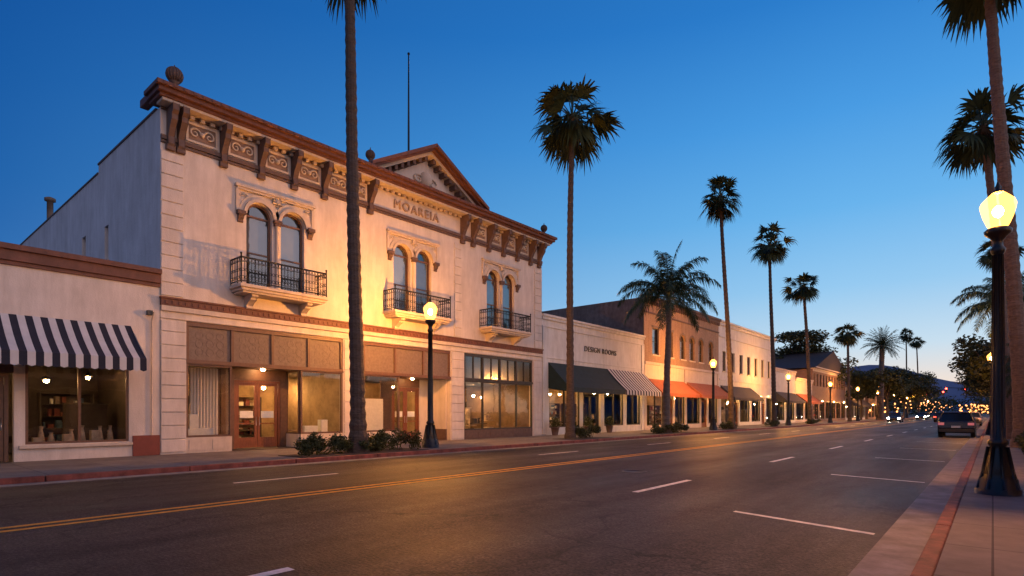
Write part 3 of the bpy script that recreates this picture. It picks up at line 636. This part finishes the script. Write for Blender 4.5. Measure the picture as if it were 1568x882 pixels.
for (p,q) in ((42.4,45.6),(47.8,49.9),(50.4,53.4),(55.6,57.9)): shopwin(g,FX,p,q,0.5,3.5,2,FRAMED,fn='frames')
door(g,FX-0.12,46.05,47.35,0.14,2.7,1,WOOD); door(g,FX-0.12,53.85,55.15,0.14,2.7,1,WOOD)
awning(g,42.3,49.7,FX+0.005,4.35,-20.0,3.15,[CANV_O],1,0.25); awning(g,50.2,58.0,FX+0.005,4.35,-20.0,3.15,[CANV_O],1,0.25)
soffit(g,(44.2,48,52,56),FX+0.5,3.45)
interior(g,42.3,58,FX,5.5,3.52,6,BULB,41,goods=16)
v=g.p('roof_stack',TAND); v.box(-33.8,-33.1,42.2,42.9,10.5,12.2); v.box(-33.9,-33.0,42.1,43.0,12.2,12.35)
g.done()

# ================================================================ WHITE TWO-STOREY
g=G('white_two_storey_building',(FX,68,0)); a,b=58.32,77.8
ww=[(59.4+2.6*i,60.5+2.6*i,5.9,8.0) for i in range(7)]
lw=[(59.0,62.4,0.5,3.4),(62.9,64.3,0,3.4),(64.8,68.0,0.5,3.4),(68.8,72.0,0.5,3.4),(72.5,73.9,0,3.4),(74.4,77.2,0.5,3.4)]
wall(g.p('front_wall',WHITE),FX,a,b,0,10.9,ww+lw,0.25); shell(g,FX,a,b,-38,10.9,STUCCO_SIDE,par=0.4)
for w_ in ww: sash(g,FX,*w_,blind=0.2,fm=FRAMED); g.p('sills',TRIMC).box(FX+0.001,FX+0.09,w_[0]-0.1,w_[1]+0.1,5.78,5.89)
c=g.p('cornice',WHITE,0.012); c.box(FX-0.3,FX+0.3,a,b,10.9,11.1); c.box(FX+0.001,FX+0.15,a,b,10.6,10.898); c.box(FX+0.001,FX+0.1,a,b,9.4,9.5); c.box(FX+0.001,FX+0.1,a,b,4.9,5.1)
for (p,q,z0,z1) in lw:
    if z0>0.1: shopwin(g,FX,p,q,0.5,3.4,2,FRAMED,fn='frames')
    else: door(g,FX-0.12,p+0.1,q-0.1,0.14,2.6,1,WOOD)
awning(g,58.8,68.4,FX+0.005,4.4,-20.0,3.1,[CANV_K],1,0.25)
soffit(g,(60.5,64,67.5,70.5,75.5),FX+0.5,3.45)
interior(g,58.7,77.5,FX,5.5,3.42,6,BULB,51,goods=14)
e=g.done()

# ================================================================ FAR BUILDINGS
def simple(name,a,b,zt,wm,awn,seed,x=FX,upper=False):
    g=G(name,(x,(a+b)/2,0)); n=max(2,int((b-a)/4.2)); hs=[]
    for i in range(n):
        p=a+(b-a)*i/n+0.5; q=a+(b-a)*(i+1)/n-0.5; hs.append((p,q,0.5,3.4))
    us=[]
    if upper:
        for i in range(n*2): p=a+(b-a)*(i+0.3)/(n*2); us.append((p,p+1.1,5.8,7.8))
    wall(g.p('front_wall',wm),x,a,b,0,zt-0.2,hs+us,0.25); shell(g,x,a,b,x-14,zt-0.2,wm,par=0.4)
    for h in hs: shopwin(g,x,h[0],h[1],0.5,3.4,2,FRAMED,fn='frames')
    for u in us: sash(g,x,*u,blind=0.3,fm=FRAMED)
    c=g.p('cornice',TRIMC,0.01); c.box(x-0.3,x+0.22,a,b,zt-0.2,zt); c.box(x+0.001,x+0.1,a,b,zt-0.5,zt-0.202)
    if awn: awning(g,a+0.4,b-0.4,x+0.005,4.3,x+1.5,3.1,[awn],1,0.25)
    soffit(g,[a+(b-a)*(i+0.5)/3 for i in range(3)],x+0.5,3.45)
    interior(g,a+0.3,b-0.3,x,5,3.42,3,BULB,seed,goods=8)
    return g
simple('corner_shop_building',77.85,88,7.4,WHITE,CANV_K,61).done()
simple('cream_shop_building',88.05,98.0,6.6,TRIMC,CANV_O,62).done()
g=simple('gabled_brown_building',98.2,124,8.6,BROWNW,None,63,upper=True)
g.p('gable_roof',TILE).prism([(FX+0.5,97.8,8.61),(FX+0.5,124.4,8.61),(FX+0.5,111,12.2)],(-15,0,0)); g.p('gable_trim',TRIMC).box(FX+0.501,FX+0.56,98,124,8.6,8.8)
g.done()
simple('distant_shop_building',124.3,146,6.4,WHITE,CANV_K,64).done()
simple('distant_brick_building',150,172,8.5,TAN,None,65,upper=True).done()
def opposite(name,a,b,zt,wm,seed):
    g=G(name,(5,(a+b)/2,0)); w_=g.p('walls',wm); w_.box(5.0,16,a,b,0,zt); g.p('cornice',TRIMC,0.01).box(4.8,16.1,a-0.05,b+0.05,zt+0.001,zt+0.25)
    n=int((b-a)/3.5)
    for i in range(n):
        p=a+(b-a)*i/n+0.4; q=a+(b-a)*(i+1)/n-0.4
        g.p('shop_frames',FRAMED).box(4.93,4.998,p,q,0.5,3.1); g.p('shop_glass',GLASSK).box(4.90,4.928,p+0.08,q-0.08,0.6,3.0)
    g.p('canopy',CANV_K).prism([(4.998,a+0.3,3.9),(3.8,a+0.3,3.3),(3.8,a+0.3,3.15),(4.998,a+0.3,3.3)],(0,b-a-0.6,0)); g.done()
opposite('brick_store_building',-22,-2,4.8,TAN,1); opposite('stucco_store_building',-1,22,5.2,STUCCO,2); opposite('corner_store_building',24,44,4.6,TAND,3)

# ================================================================ STREET LAMPS
def lamp_group():
    g=G('street_lamp')
    m=g.p('lamp_post',LAMPPAINT)
    prof=[(0.33,0),(0.33,0.09),(0.29,0.12),(0.28,0.27),(0.22,0.33),(0.235,0.38),(0.19,0.55),(0.14,0.80),(0.12,0.86),(0.15,0.90),(0.15,0.96),(0.105,1.0),(0.098,1.6),(0.080,3.2),(0.070,4.30),(0.10,4.34),(0.115,4.40),(0.075,4.46),(0.07,4.54),(0.12,4.62),(0.19,4.68),(0.205,4.74),(0.16,4.78)]
    m.lathe(prof,(0,0,0),16)
    for k in range(12):
        a=2*math.pi*k/12; m.tube([(0.1*math.cos(a),0.1*math.sin(a),1.0),(0.072*math.cos(a),0.072*math.sin(a),4.3)],0.012,4)
    for k in range(8):
        a=2*math.pi*k/8; m.tube([(0.30*math.cos(a),0.30*math.sin(a),0.1),(0.22*math.cos(a),0.22*math.sin(a),0.4),(0.14*math.cos(a),0.14*math.sin(a),0.85)],0.03,5)
    g.p('lamp_globe',GLOBE).lathe([(0.13,4.785),(0.17,4.86),(0.215,4.98),(0.25,5.12),(0.262,5.20),(0.235,5.27),(0.17,5.34),(0.10,5.41),(0.07,5.43)],(0,0,0),16)
    g.p('lamp_core',LCORE).ball((0,0,5.08),0.08,8,6,1.3)
    g.p('lamp_cap',LAMPPAINT).lathe([(0.085,5.425),(0.08,5.45),(0.035,5.48),(0.05,5.52),(0.03,5.56),(0.004,5.66)],(0,0,0),12)
    return g.done()
L0=lamp_group(); L0.location=(-17.55,15.6,0.13); L0.scale=(1.09,)*3
clone(L0,'street_lamp',(0.07,13.06,0.13),0.3,0.97)
for i,yy in enumerate([46.4,68.9,90.5,112,134,158,185,215,250]): clone(L0,'street_lamp',(-17.55,yy,0.13),i,1.07)
for i,yy in enumerate([47.9,80,108,138,170,205,245]): clone(L0,'street_lamp',(-0.05,yy,0.13),i,0.97)

# ================================================================ PALMS
def fan_crown(seed,Rr=2.2,n=38):
    rd=random.Random(seed); m=M(); dry=M()
    for i in range(n):
        t=(i+0.5)/n; el=math.radians(88-150*t**0.8+rd.uniform(-12,12)); az=i*2.39996+rd.uniform(-.3,.3)
        d=Vector((math.cos(el)*math.cos(az),math.cos(el)*math.sin(az),math.sin(el)))
        pl=Rr*rd.uniform(0.18,0.64)
        P=[Vector((0,0,0))+d*0.05]; cur=P[0].copy(); dd=d.copy()
        for k in range(3):
            dd=(dd+Vector((0,0,-0.12))).normalized(); cur=cur+dd*pl/3; P.append(cur.copy())
        m.tube(P,[0.045,0.035,0.028,0.02],4,False)
        s=dd.cross(Vector((0,0,1)))
        if s.length<0.1: s=Vector((1,0,0))
        s.normalize(); up=s.cross(dd).normalized()
        roll=rd.uniform(-0.9,0.9); s=(s*math.cos(roll)+up*math.sin(roll)).normalized(); up=s.cross(dd).normalized()
        bl=Rr*rd.uniform(0.42,0.60); nb=17; spread=rd.uniform(55,84)
        for k in range(nb):
            th=math.radians(-spread+2*spread*k/(nb-1)+rd.uniform(-3,3)); L_=bl*(0.6+0.4*math.cos(th*0.8))*rd.uniform(0.8,1.14)
            q=dd*math.cos(th)+s*math.sin(th)+up*0.12*abs(math.sin(th)); q.normalize(); w=(dd*-math.sin(th)+s*math.cos(th))*L_*0.062
            a=cur; b_=cur+q*L_*0.5-Vector((0,0,0.03)); c_=cur+q*L_*0.8-Vector((0,0,0.09*Rr*rd.uniform(0.5,1.3))); e_=cur+q*L_*1.02-Vector((0,0,0.2*Rr*rd.uniform(0.5,1.4)))
            m.add([a-w*0.25,a+w*0.25,b_+w,b_-w,c_+w*0.5,c_-w*0.5,e_],[(0,1,2,3),(3,2,4,5),(5,4,6)])
    for i in range(44):
        az=rd.uniform(0,6.28); el=math.radians(rd.uniform(-86,-50)); d=Vector((math.cos(el)*math.cos(az),math.cos(el)*math.sin(az),math.sin(el)))
        st=Vector((0.14*math.cos(az),0.14*math.sin(az),-rd.uniform(-0.15,0.6))); L_=rd.uniform(0.5,1.1); s=d.cross(Vector((0,0,1))).normalized()
        for k in range(5):
            q=(d+s*(k-2)*0.16).normalized(); w=s*0.045; dry.add([st-w*0.5,st+w*0.5,st+q*L_*0.6+w,st+q*L_],[(0,1,2,3)])
    dry.ball((0,0,-0.05),0.24,8,6,1.6)
    return m.mesh('palm_crown',FROND),dry.mesh('dry_skirt',DRY)
CR=[fan_crown(s_) for s_ in (1,2,3,4)]
def addchild(name,me,par,loc=(0,0,0),rot=0,sc=1):
    o=bpy.data.objects.new(name,me); scene.collection.objects.link(o); o.parent=par; o.location=loc; o.rotation_euler[2]=rot; o.scale=(sc,)*3; return o
def trunk(h,lean,r0,r1,seed,mt=BARK,n=12,rings=None):
    rd=random.Random(seed); m=M(); k=rings or int(h*5); P=[];Q=[]
    ph=rd.uniform(0,6)
    for i in range(k+1):
        t=i/k; z=h*t; wob=0.07*math.sin(t*5+ph)*t
        P.append((lean[0]*t**1.25+wob,lean[1]*t**1.25+wob*0.5,z))
        fl=1+0.55*math.exp(-z*1.6)
        Q.append((r0+(r1-r0)*min(1,t*1.15))*fl*(1+(0.06 if i%2 else -0.05)+rd.uniform(-.03,.03)))
    m.tube(P,Q,n,sm=False); return m.mesh('palm_trunk',mt),P[-1]
def fan_palm(x,y,h,lean,r0,r1,ci,sc,rot,mt=BARK):
    e=bpy.data.objects.new('fan_palm_tree',None); e.location=(x,y,0.1); scene.collection.objects.link(e)
    me,top=trunk(h,lean,r0,r1,int(x*7+y*13),mt); addchild('palm_trunk',me,e)
    addchild('palm_crown',CR[ci%4][0],e,(top[0],top[1],top[2]+0.1),rot,sc); addchild('dry_skirt',CR[ci%4][1],e,(top[0],top[1],top[2]),rot,sc)
    return e
fan_palm(-17.3,11.98,18.75,(-0.35,-0.28),0.27,0.17,0,1.05,0.3)
fan_palm(-17.5,25.6,17.3,(0.05,0.0),0.22,0.14,1,1.1,2.6)
fan_palm(-17.5,50.6,20.3,(-0.75,-0.6),0.24,0.15,2,1.0,2.0)
fan_palm(-17.5,63.3,18.9,(-0.35,-0.3),0.25,0.15,3,1.07,3.0)
fan_palm(-17.5,78.7,17.2,(-0.6,-0.5),0.26,0.17,1,1.12,4.0)
fan_palm(0.95,31.2,20.1,(-1.15,-0.75),0.29,0.19,2,1.1,0.7,BARKR)
fan_palm(0.75,40.9,16.9,(-1.15,-0.6),0.26,0.17,3,1.1,5.0,BARKR)
fan_palm(1.6,80,18.5,(-1.0,-0.6),0.26,0.17,1,1.0,2.2)
fan_palm(-17.4,104,14,(-0.4,0),0.25,0.17,1,1.05,2.2)
fan_palm(-24.5,78,9.5,(0.1,0),0.22,0.17,2,0.95,2.7)
for (x,y,h) in ((-20,210,25),(-18,222,24),(3,120,17),(2.5,150,18)): fan_palm(x,y,h,(U(-.6,.6),0),0.25,0.17,int(U(0,3)),1.1,U(0,6))

def feather_crown(seed,n,Lf,droop,e0,e1,w=0.03,nl=34,mt=FEATH,ll=0.55):
    rd=random.Random(seed); m=M()
    for i in range(n):
        t=(i+0.5)/n; el=math.radians(e0+(e1-e0)*t+rd.uniform(-6,6)); az=i*2.39996+rd.uniform(-.2,.2)
        d=Vector((math.cos(el)*math.cos(az),math.cos(el)*math.sin(az),math.sin(el))); cur=Vector((0,0,0)); L_=Lf*rd.uniform(0.85,1.1); K=14; P=[cur.copy()]; D=[d.copy()]
        for k in range(K):
            d=(d+Vector((0,0,-droop*(0.4+1.2*k/K)))).normalized(); cur=cur+d*L_/K; P.append(cur.copy()); D.append(d.copy())
        m.tube(P,[0.04*(1-0.85*k/K) for k in range(K+1)],4,False)
        side=Vector((-math.sin(az),math.cos(az),0))
        for k in range(nl):
            f=0.14+0.86*k/(nl-1); idx=min(K-1,int(f*K)); fr=f*K-idx; p=P[idx].lerp(P[idx+1],fr); dd=D[idx]
            for s_ in (-1,1):
                lw=ll*math.sin(math.pi*min(1,0.15+f*0.8))**0.6*rd.uniform(0.75,1.2)
                q=(side*s_*0.9+dd*0.55+Vector((0,0,rd.uniform(-0.9,0.25)))).normalized()
                b_=p+q*lw*0.5; c_=p+q*lw-Vector((0,0,lw*rd.uniform(0.25,0.6))); ww=dd*w
                m.add([p-ww*0.5,p+ww*0.5,b_+ww,b_-ww,c_],[(0,1,2,3),(3,2,4)])
    return m.mesh('feather_crown',mt)
QC=feather_crown(5,30,3.9,0.15,86,0,0.026,78,ll=0.75); DC=feather_crown(6,64,4.1,0.075,85,-35,0.04,28,FROND,0.45)
def queen(x,y,h,me,name,sc=1,rot=0,r0=0.27,r1=0.18):
    e=bpy.data.objects.new(name,None); e.location=(x,y,0.1); scene.collection.objects.link(e)
    tm,top=trunk(h,(0.1,0.1),r0,r1,int(y),BARKL); addchild('palm_trunk',tm,e); addchild('palm_crown',me,e,top,rot,sc)
queen(-17.5,37.5,9.5,QC,'queen_palm_tree',1.0,0.4); queen(0.5,50,8.6,QC,'queen_palm_tree',0.85,1.4); queen(1.5,36,3.4,QC,'queen_palm_tree',0.55,2)
queen(-17.0,134,14.8,DC,'date_palm_tree',1.0,0,0.5,0.45)

# ================================================================ BROADLEAF TREES / SHRUBS
def leaves(m,blobs,n,size,rd):
    tot=sum(b[3]*b[4]*b[5] for b in blobs)
    for (cx,cy,cz,rx,ry,rz) in blobs:
        k=int(n*rx*ry*rz/tot)+5
        for _ in range(k):
            v=Vector((rd.gauss(0,1),rd.gauss(0,1),rd.gauss(0,1))).normalized()*(rd.random()**0.45)*rd.uniform(0.85,1.12)
            p=Vector((cx+v.x*rx,cy+v.y*ry,cz+v.z*rz)); a=Vector((rd.uniform(-1,1),rd.uniform(-1,1),rd.uniform(-.6,.6))).normalized(); b_=a.cross(Vector((rd.uniform(-1,1),rd.uniform(-1,1),rd.uniform(-1,1)))).normalized()
            s=size*rd.uniform(0.6,1.3); m.add([p-a*s,p+b_*s*0.5,p+a*s,p-b_*s*0.5],[(0,1,2,3)])
def tree(x,y,h,rad,seed,name='street_tree',n=6500,size=0.2,flat=0.7,z0=0.42):
    rd=random.Random(seed); g=G(name,(x,y,0.1)); t=g.p('trunk',WBARK); hb=h*z0
    t.tube([(x,y,0),(x+0.1,y,hb*0.6),(x,y+0.1,hb)],[0.22,0.17,0.14],8)
    bl=[]
    for i in range(16):
        az=i*2.4; rr=rad*rd.uniform(0.2,0.75); zz=hb+(h-hb)*rd.uniform(0.1,0.85); p=(x+rr*math.cos(az),y+rr*math.sin(az),zz)
        t.tube([(x,y,hb*0.9),((x+p[0])/2,(y+p[1])/2,(hb+zz)/2+0.2),p],[0.1,0.06,0.02],5)
        br_=rad*rd.uniform(0.28,0.48); bl.append((p[0],p[1],p[2],br_,br_,br_*flat))
    leaves(g.p('foliage',LEAF),bl,n,size,rd); return g.done()
for i,(x,y,h,r) in enumerate([(2.0,57,8.2,3.4),(0.6,67,9.0,4.1),(1.2,78,8.8,4.0),(0.6,92,9.8,4.6),(1.0,110,10,5),(1.2,130,10.5,5.2),(1.2,150,11,5.5),(1.5,175,12,6)]): tree(x,y,h,r,100+i,n=8000)
for i,(x,y,h,r) in enumerate([(-19.5,128,10,4.5),(-17.5,146,11,5),(-18.5,156,12,5.5),(-17,172,12,5),(-18,190,13,6),(-17,210,13,6),(-25,118,13,6)]): tree(x,y,h,r,200+i,n=4500,size=0.3)
tree(-27,112,16.5,6.5,333,'umbrella_pine_tree',5500,0.26,0.35,0.62)
m=M(); rd=random.Random(9); bl=[]
for i in range(150):
    yy=rd.uniform(215,420); side=rd.choice([-1,1]); xx=-9+side*rd.uniform(11,75) if side<0 else rd.uniform(3,40); r_=rd.uniform(3.5,6.5); bl.append((xx,yy,r_*1.1+rd.uniform(0,3),r_,r_,r_*1.0))
for i in range(90):
    bl.append((rd.uniform(-80,60),rd.uniform(430,500),rd.uniform(3,8),8,6,rd.uniform(4,8)))
leaves(m,bl,26000,0.7,rd); single('distant_tree_belt',m,LEAF)
def shrub(x,y,rx,ry,h,seed,n=2600,size=0.055):
    rd=random.Random(seed); m=M(); bl=[]
    for i in range(11): bl.append((x+rd.uniform(-rx,rx)*0.75,y+rd.uniform(-ry,ry)*0.85,0.13+h*rd.uniform(0.3,0.75),rx*0.4,ry*0.26,h*0.34))
    leaves(m,bl,n,size,rd)
    for i in range(25): m.tube([(x,y+rd.uniform(-ry,ry)*0.6,0.1),(x+rd.uniform(-rx,rx),y+rd.uniform(-ry,ry),h*rd.uniform(0.7,1.1))],[0.015,0.005],3,False)
    single('shrub',m,SHRUB,(x,y,0))
shrub(-17.25,10.6,0.55,1.1,0.75,1); shrub(-17.3,13.3,0.6,1.2,0.85,2); shrub(-17.2,12.0,0.7,0.8,0.5,3)
shrub(-17.4,26.9,0.5,1.3,0.75,4); shrub(-17.4,36.6,0.6,1.6,0.65,5); shrub(-17.4,39.2,0.6,1.4,0.7,6)
shrub(-17.4,50.0,0.6,2.0,0.7,7); shrub(-17.4,63.0,0.6,2.2,0.7,8); shrub(-17.4,79,0.6,2.2,0.7,81)
shrub(1.3,26,0.7,2.6,0.85,9,4500); shrub(1.5,33,0.8,2.6,1.0,10,3500); shrub(1.6,41,0.9,3,1.3,11,3500)
m=M()
for (y0,y1) in ((9.4,14.6),(24.8,28.4),(34.8,40.8),(47.8,52.2),(60.8,65.4),(76,81.4)): m.box(-18.1,-16.5,y0,y1,0.10,0.145)
single('planter_soil',m,SOIL)
def pot(x,y,seed):
    g=G('potted_plant',(x,y,0.13)); g.p('pot',POT).lathe([(0.18,0),(0.26,0.45),(0.29,0.46),(0.29,0.52),(0.22,0.52)],(x,y,0.13),14); leaves(g.p('foliage',SHRUB),[(x,y,0.9,0.35,0.35,0.4)],500,0.06,random.Random(seed)); g.done()
pot(-20.9,28.9,1); pot(-20.9,32.7,2); pot(-20.9,35.5,3)

# ================================================================ CARS
def car(name,x,y,rz,paint,head=False,tail=TAIL):
    g=G(name,(0,0,0)); b_=g.p('body',paint,0.07)
    P=[(-2.3,0.42),(-2.32,0.62),(-2.25,1.02),(-1.9,1.07),(1.0,1.03),(1.9,0.92),(2.25,0.78),(2.32,0.5),(2.25,0.3),(1.85,0.28),(-1.9,0.28)]
    b_.prism([(-0.9,a,c) for a,c in P],(1.8,0,0))
    def fr(m,w0,w1,ya,yb,yc,yd,z0,z1):
        m.add([(-w0,ya,z0),(w0,ya,z0),(w0,yb,z0),(-w0,yb,z0),(-w1,yc,z1),(w1,yc,z1),(w1,yd,z1),(-w1,yd,z1)],[(0,1,2,3),(4,5,6,7),(0,1,5,4),(1,2,6,5),(2,3,7,6),(3,0,4,7)])
    fr(g.p('cabin_glass',GLASSK,0.03),0.84,0.66,-2.1,1.1,-1.7,0.35,1.04,1.56)
    fr(g.p('roof',paint,0.03),0.70,0.62,-1.78,0.45,-1.65,0.3,1.54,1.63)
    for s in (-1,1):
        for (a0,a1) in ((-2.1,-1.7),(1.1,0.35)): g.p('pillars',paint).tube([(s*0.85,a0,1.03),(s*0.67,a1,1.57)],0.045,6)
        g.p('pillars',paint).tube([(s*0.855,-0.4,1.03),(s*0.675,-0.4,1.57)],0.04,6)
        for wy in (-1.42,1.42):
            g.p('tyres',TYRE).tube([(s*0.70,wy,0.34),(s*0.92,wy,0.34)],0.34,20); g.p('rims',RIM).tube([(s*0.90,wy,0.34),(s*0.935,wy,0.34)],0.21,14)
        g.p('tail_lamps',tail).box(*sorted((s*0.58,s*0.88)),-2.335,-2.25,0.78,0.93)
        g.p('head_lamps',HEAD if head else PAPER).box(*sorted((s*0.58,s*0.86)),2.24,2.335,0.6,0.74)
        g.p('mirrors',paint).box(*sorted((s*0.9,s*1.06)),0.75,0.9,1.0,1.13)
    g.p('bumper',FRAMED).box(-0.86,0.86,-2.37,-2.3,0.36,0.55); g.p('plate',PAPER).box(-0.22,0.22,-2.375,-2.36,0.62,0.74); g.p('grille',FRAMED).box(-0.5,0.5,2.3,2.35,0.45,0.62)
    e=g.done(); e.location=(x,y,0.0); e.rotation_euler[2]=rz; return e
car('parked_car',-1.75,47,0,CARP,tail=TAILD)
car('parked_car',-1.9,88,0,CARW,tail=TAILD)
car('car',-12.2,112,math.pi,CARP,True); car('car',-13.6,126,math.pi,CARW,True); car('car',-12,155,math.pi,CARP,True); car('car',-12.5,190,math.pi,CARP,True)
car('car',-6.5,118,0,CARP); car('car',-4,132,0,CARW); car('car',-7,160,0,CARP); car('car',-4.5,185,0,CARP)
def signal(x,y,arm):
    g=G('traffic_signal',(x,y,0)); p=g.p('pole',IRON); p.tube([(x,y,0),(x,y,6.6)],[0.14,0.1],10); p.tube([(x,y,6.4),(x+arm,y,6.9)],[0.08,0.05],8)
    for f in (0.55,0.98):
        xx=x+arm*f; zz=6.4+0.5*f; g.p('heads',FRAMED).box(xx-0.2,xx+0.2,y-0.15,y+0.12,zz-1.1,zz)
        g.p('red_light',SIGRED).tube([(xx,y-0.2,zz-0.22),(xx,y-0.155,zz-0.22)],0.17,12)
        g.p('visors',FRAMED).tube([(xx,y-0.3,zz-0.52),(xx,y-0.16,zz-0.52)],0.13,10)
    g.done()
signal(-0.2,152,-7.5); signal(-17.2,176,8)
m=M(); rd=random.Random(4)
for i in range(170):
    xx=rd.choice([rd.uniform(-24,-16.6),rd.uniform(-0.3,3),rd.uniform(-16,-2)]); yy=rd.uniform(130,420) if xx<-16.6 or xx>-.4 else rd.uniform(430,440); m.ball((xx,yy,rd.uniform(1.5,6.5)),rd.uniform(0.14,0.28)*(1 if yy<425 else 2.2),6,4)
single('distant_street_lights',m,DOT)
m=M(); n=120
for layer,(D,hh,ph) in enumerate(((1900,105,0.0),(2600,175,2.0))):
    vs=[];fs=[]
    for i in range(n+1):
        az=math.radians(-75+110*i/n); k=hh*(0.45+0.35*math.sin(az*5+ph)+0.25*math.sin(az*13+ph*2)+0.1*math.sin(az*37))+20
        vs+=[(D*math.sin(az),D*math.cos(az),-5),(D*math.sin(az)*1.12,D*math.cos(az)*1.12,max(10,k))]
    for i in range(n): fs.append((2*i,2*i+2,2*i+3,2*i+1))
    m.add(vs,fs,True)
single('hills',m,HILLM)

# ================================================================ WORLD
w=bpy.data.worlds.new('World'); scene.world=w; w.use_nodes=True; nt=w.node_tree; N=nt.nodes; L=nt.links; N.clear()
out=N.new('ShaderNodeOutputWorld'); bg=N.new('ShaderNodeBackground'); L.new(bg.outputs[0],out.inputs[0])
tc=N.new('ShaderNodeTexCoord'); sp=N.new('ShaderNodeSeparateXYZ'); L.new(tc.outputs['Generated'],sp.inputs[0])
def ramp(stops):
    r=N.new('ShaderNodeValToRGB'); e=r.color_ramp.elements
    e[0].position=stops[0][0]; e[0].color=lin(*stops[0][1]); e[1].position=stops[-1][0]; e[1].color=lin(*stops[-1][1])
    for p,c in stops[1:-1]: q=e.new(p); q.color=lin(*c)
    L.new(sp.outputs['Z'],r.inputs[0]); return r
A=ramp([(0,(246,212,182)),(0.045,(232,222,214)),(0.10,(194,220,238)),(0.19,(146,200,240)),(0.30,(102,178,236)),(0.42,(70,154,226)),(0.55,(40,124,204)),(0.8,(20,86,164)),(1,(14,70,142))])
B=ramp([(0,(70,135,190)),(0.1,(26,110,182)),(0.25,(12,90,166)),(0.5,(9,76,152)),(1,(10,62,132))])
C=ramp([(0,(140,125,140)),(0.12,(160,148,170)),(0.3,(120,140,182)),(0.55,(66,112,172)),(1,(16,70,140))])
vm=N.new('ShaderNodeVectorMath'); vm.operation='MULTIPLY'; vm.inputs[1].default_value=(1,1,0); L.new(tc.outputs['Generated'],vm.inputs[0])
vn=N.new('ShaderNodeVectorMath'); vn.operation='NORMALIZE'; L.new(vm.outputs[0],vn.inputs[0])
vd=N.new('ShaderNodeVectorMath'); vd.operation='DOT_PRODUCT'; vd.inputs[1].default_value=(0.17,0.985,0); L.new(vn.outputs[0],vd.inputs[0])
mr=N.new('ShaderNodeMapRange'); mr.inputs['From Min'].default_value=-0.12; mr.inputs['From Max'].default_value=0.94; L.new(vd.outputs['Value'],mr.inputs['Value'])
mx=N.new('ShaderNodeMix'); mx.data_type='RGBA'; L.new(mr.outputs[0],mx.inputs['Factor']); L.new(B.outputs[0],mx.inputs['A']); L.new(A.outputs[0],mx.inputs['B'])
vd2=N.new('ShaderNodeVectorMath'); vd2.operation='DOT_PRODUCT'; vd2.inputs[1].default_value=(0.34,-0.94,0); L.new(vn.outputs[0],vd2.inputs[0])
mr2=N.new('ShaderNodeMapRange'); mr2.inputs['From Min'].default_value=0.1; mr2.inputs['From Max'].default_value=0.7; L.new(vd2.outputs['Value'],mr2.inputs['Value'])
mx2=N.new('ShaderNodeMix'); mx2.data_type='RGBA'; L.new(mr2.outputs[0],mx2.inputs['Factor']); L.new(mx.outputs['Result'],mx2.inputs['A']); L.new(C.outputs[0],mx2.inputs['B'])
sky=N.new('ShaderNodeTexSky'); sky.sky_type='NISHITA'; sky.sun_disc=False; sky.sun_elevation=math.radians(1.0); sky.sun_rotation=math.radians(10)
ms=N.new('ShaderNodeVectorMath'); ms.operation='SCALE'; ms.inputs['Scale'].default_value=0.006; L.new(sky.outputs[0],ms.inputs[0])
ad=N.new('ShaderNodeVectorMath'); ad.operation='ADD'; L.new(mx2.outputs['Result'],ad.inputs[0]); L.new(ms.outputs[0],ad.inputs[1])
L.new(ad.outputs[0],bg.inputs['Color']); bg.inputs['Strength'].default_value=1.0
sl=bpy.data.lights.new('afterglow_sun','SUN'); sl.energy=1.05; sl.angle=math.radians(70); sl.color=(1,0.68,0.53)
so=bpy.data.objects.new('afterglow_sun',sl); so.rotation_euler=Vector((-1,-0.05,-0.30)).to_track_quat('-Z','Y').to_euler(); so.location=(20,20,30); scene.collection.objects.link(so)

# ================================================================ CAMERA
cd=bpy.data.cameras.new('camera'); cam=bpy.data.objects.new('camera',cd); scene.collection.objects.link(cam); scene.camera=cam
cd.lens=20.0; cd.sensor_width=36; cd.shift_y=0.1218; cd.clip_end=9000; cd.clip_start=0.05
cam.location=(0,0,1.55); cam.rotation_euler=(math.radians(90),0,math.radians(40.2))
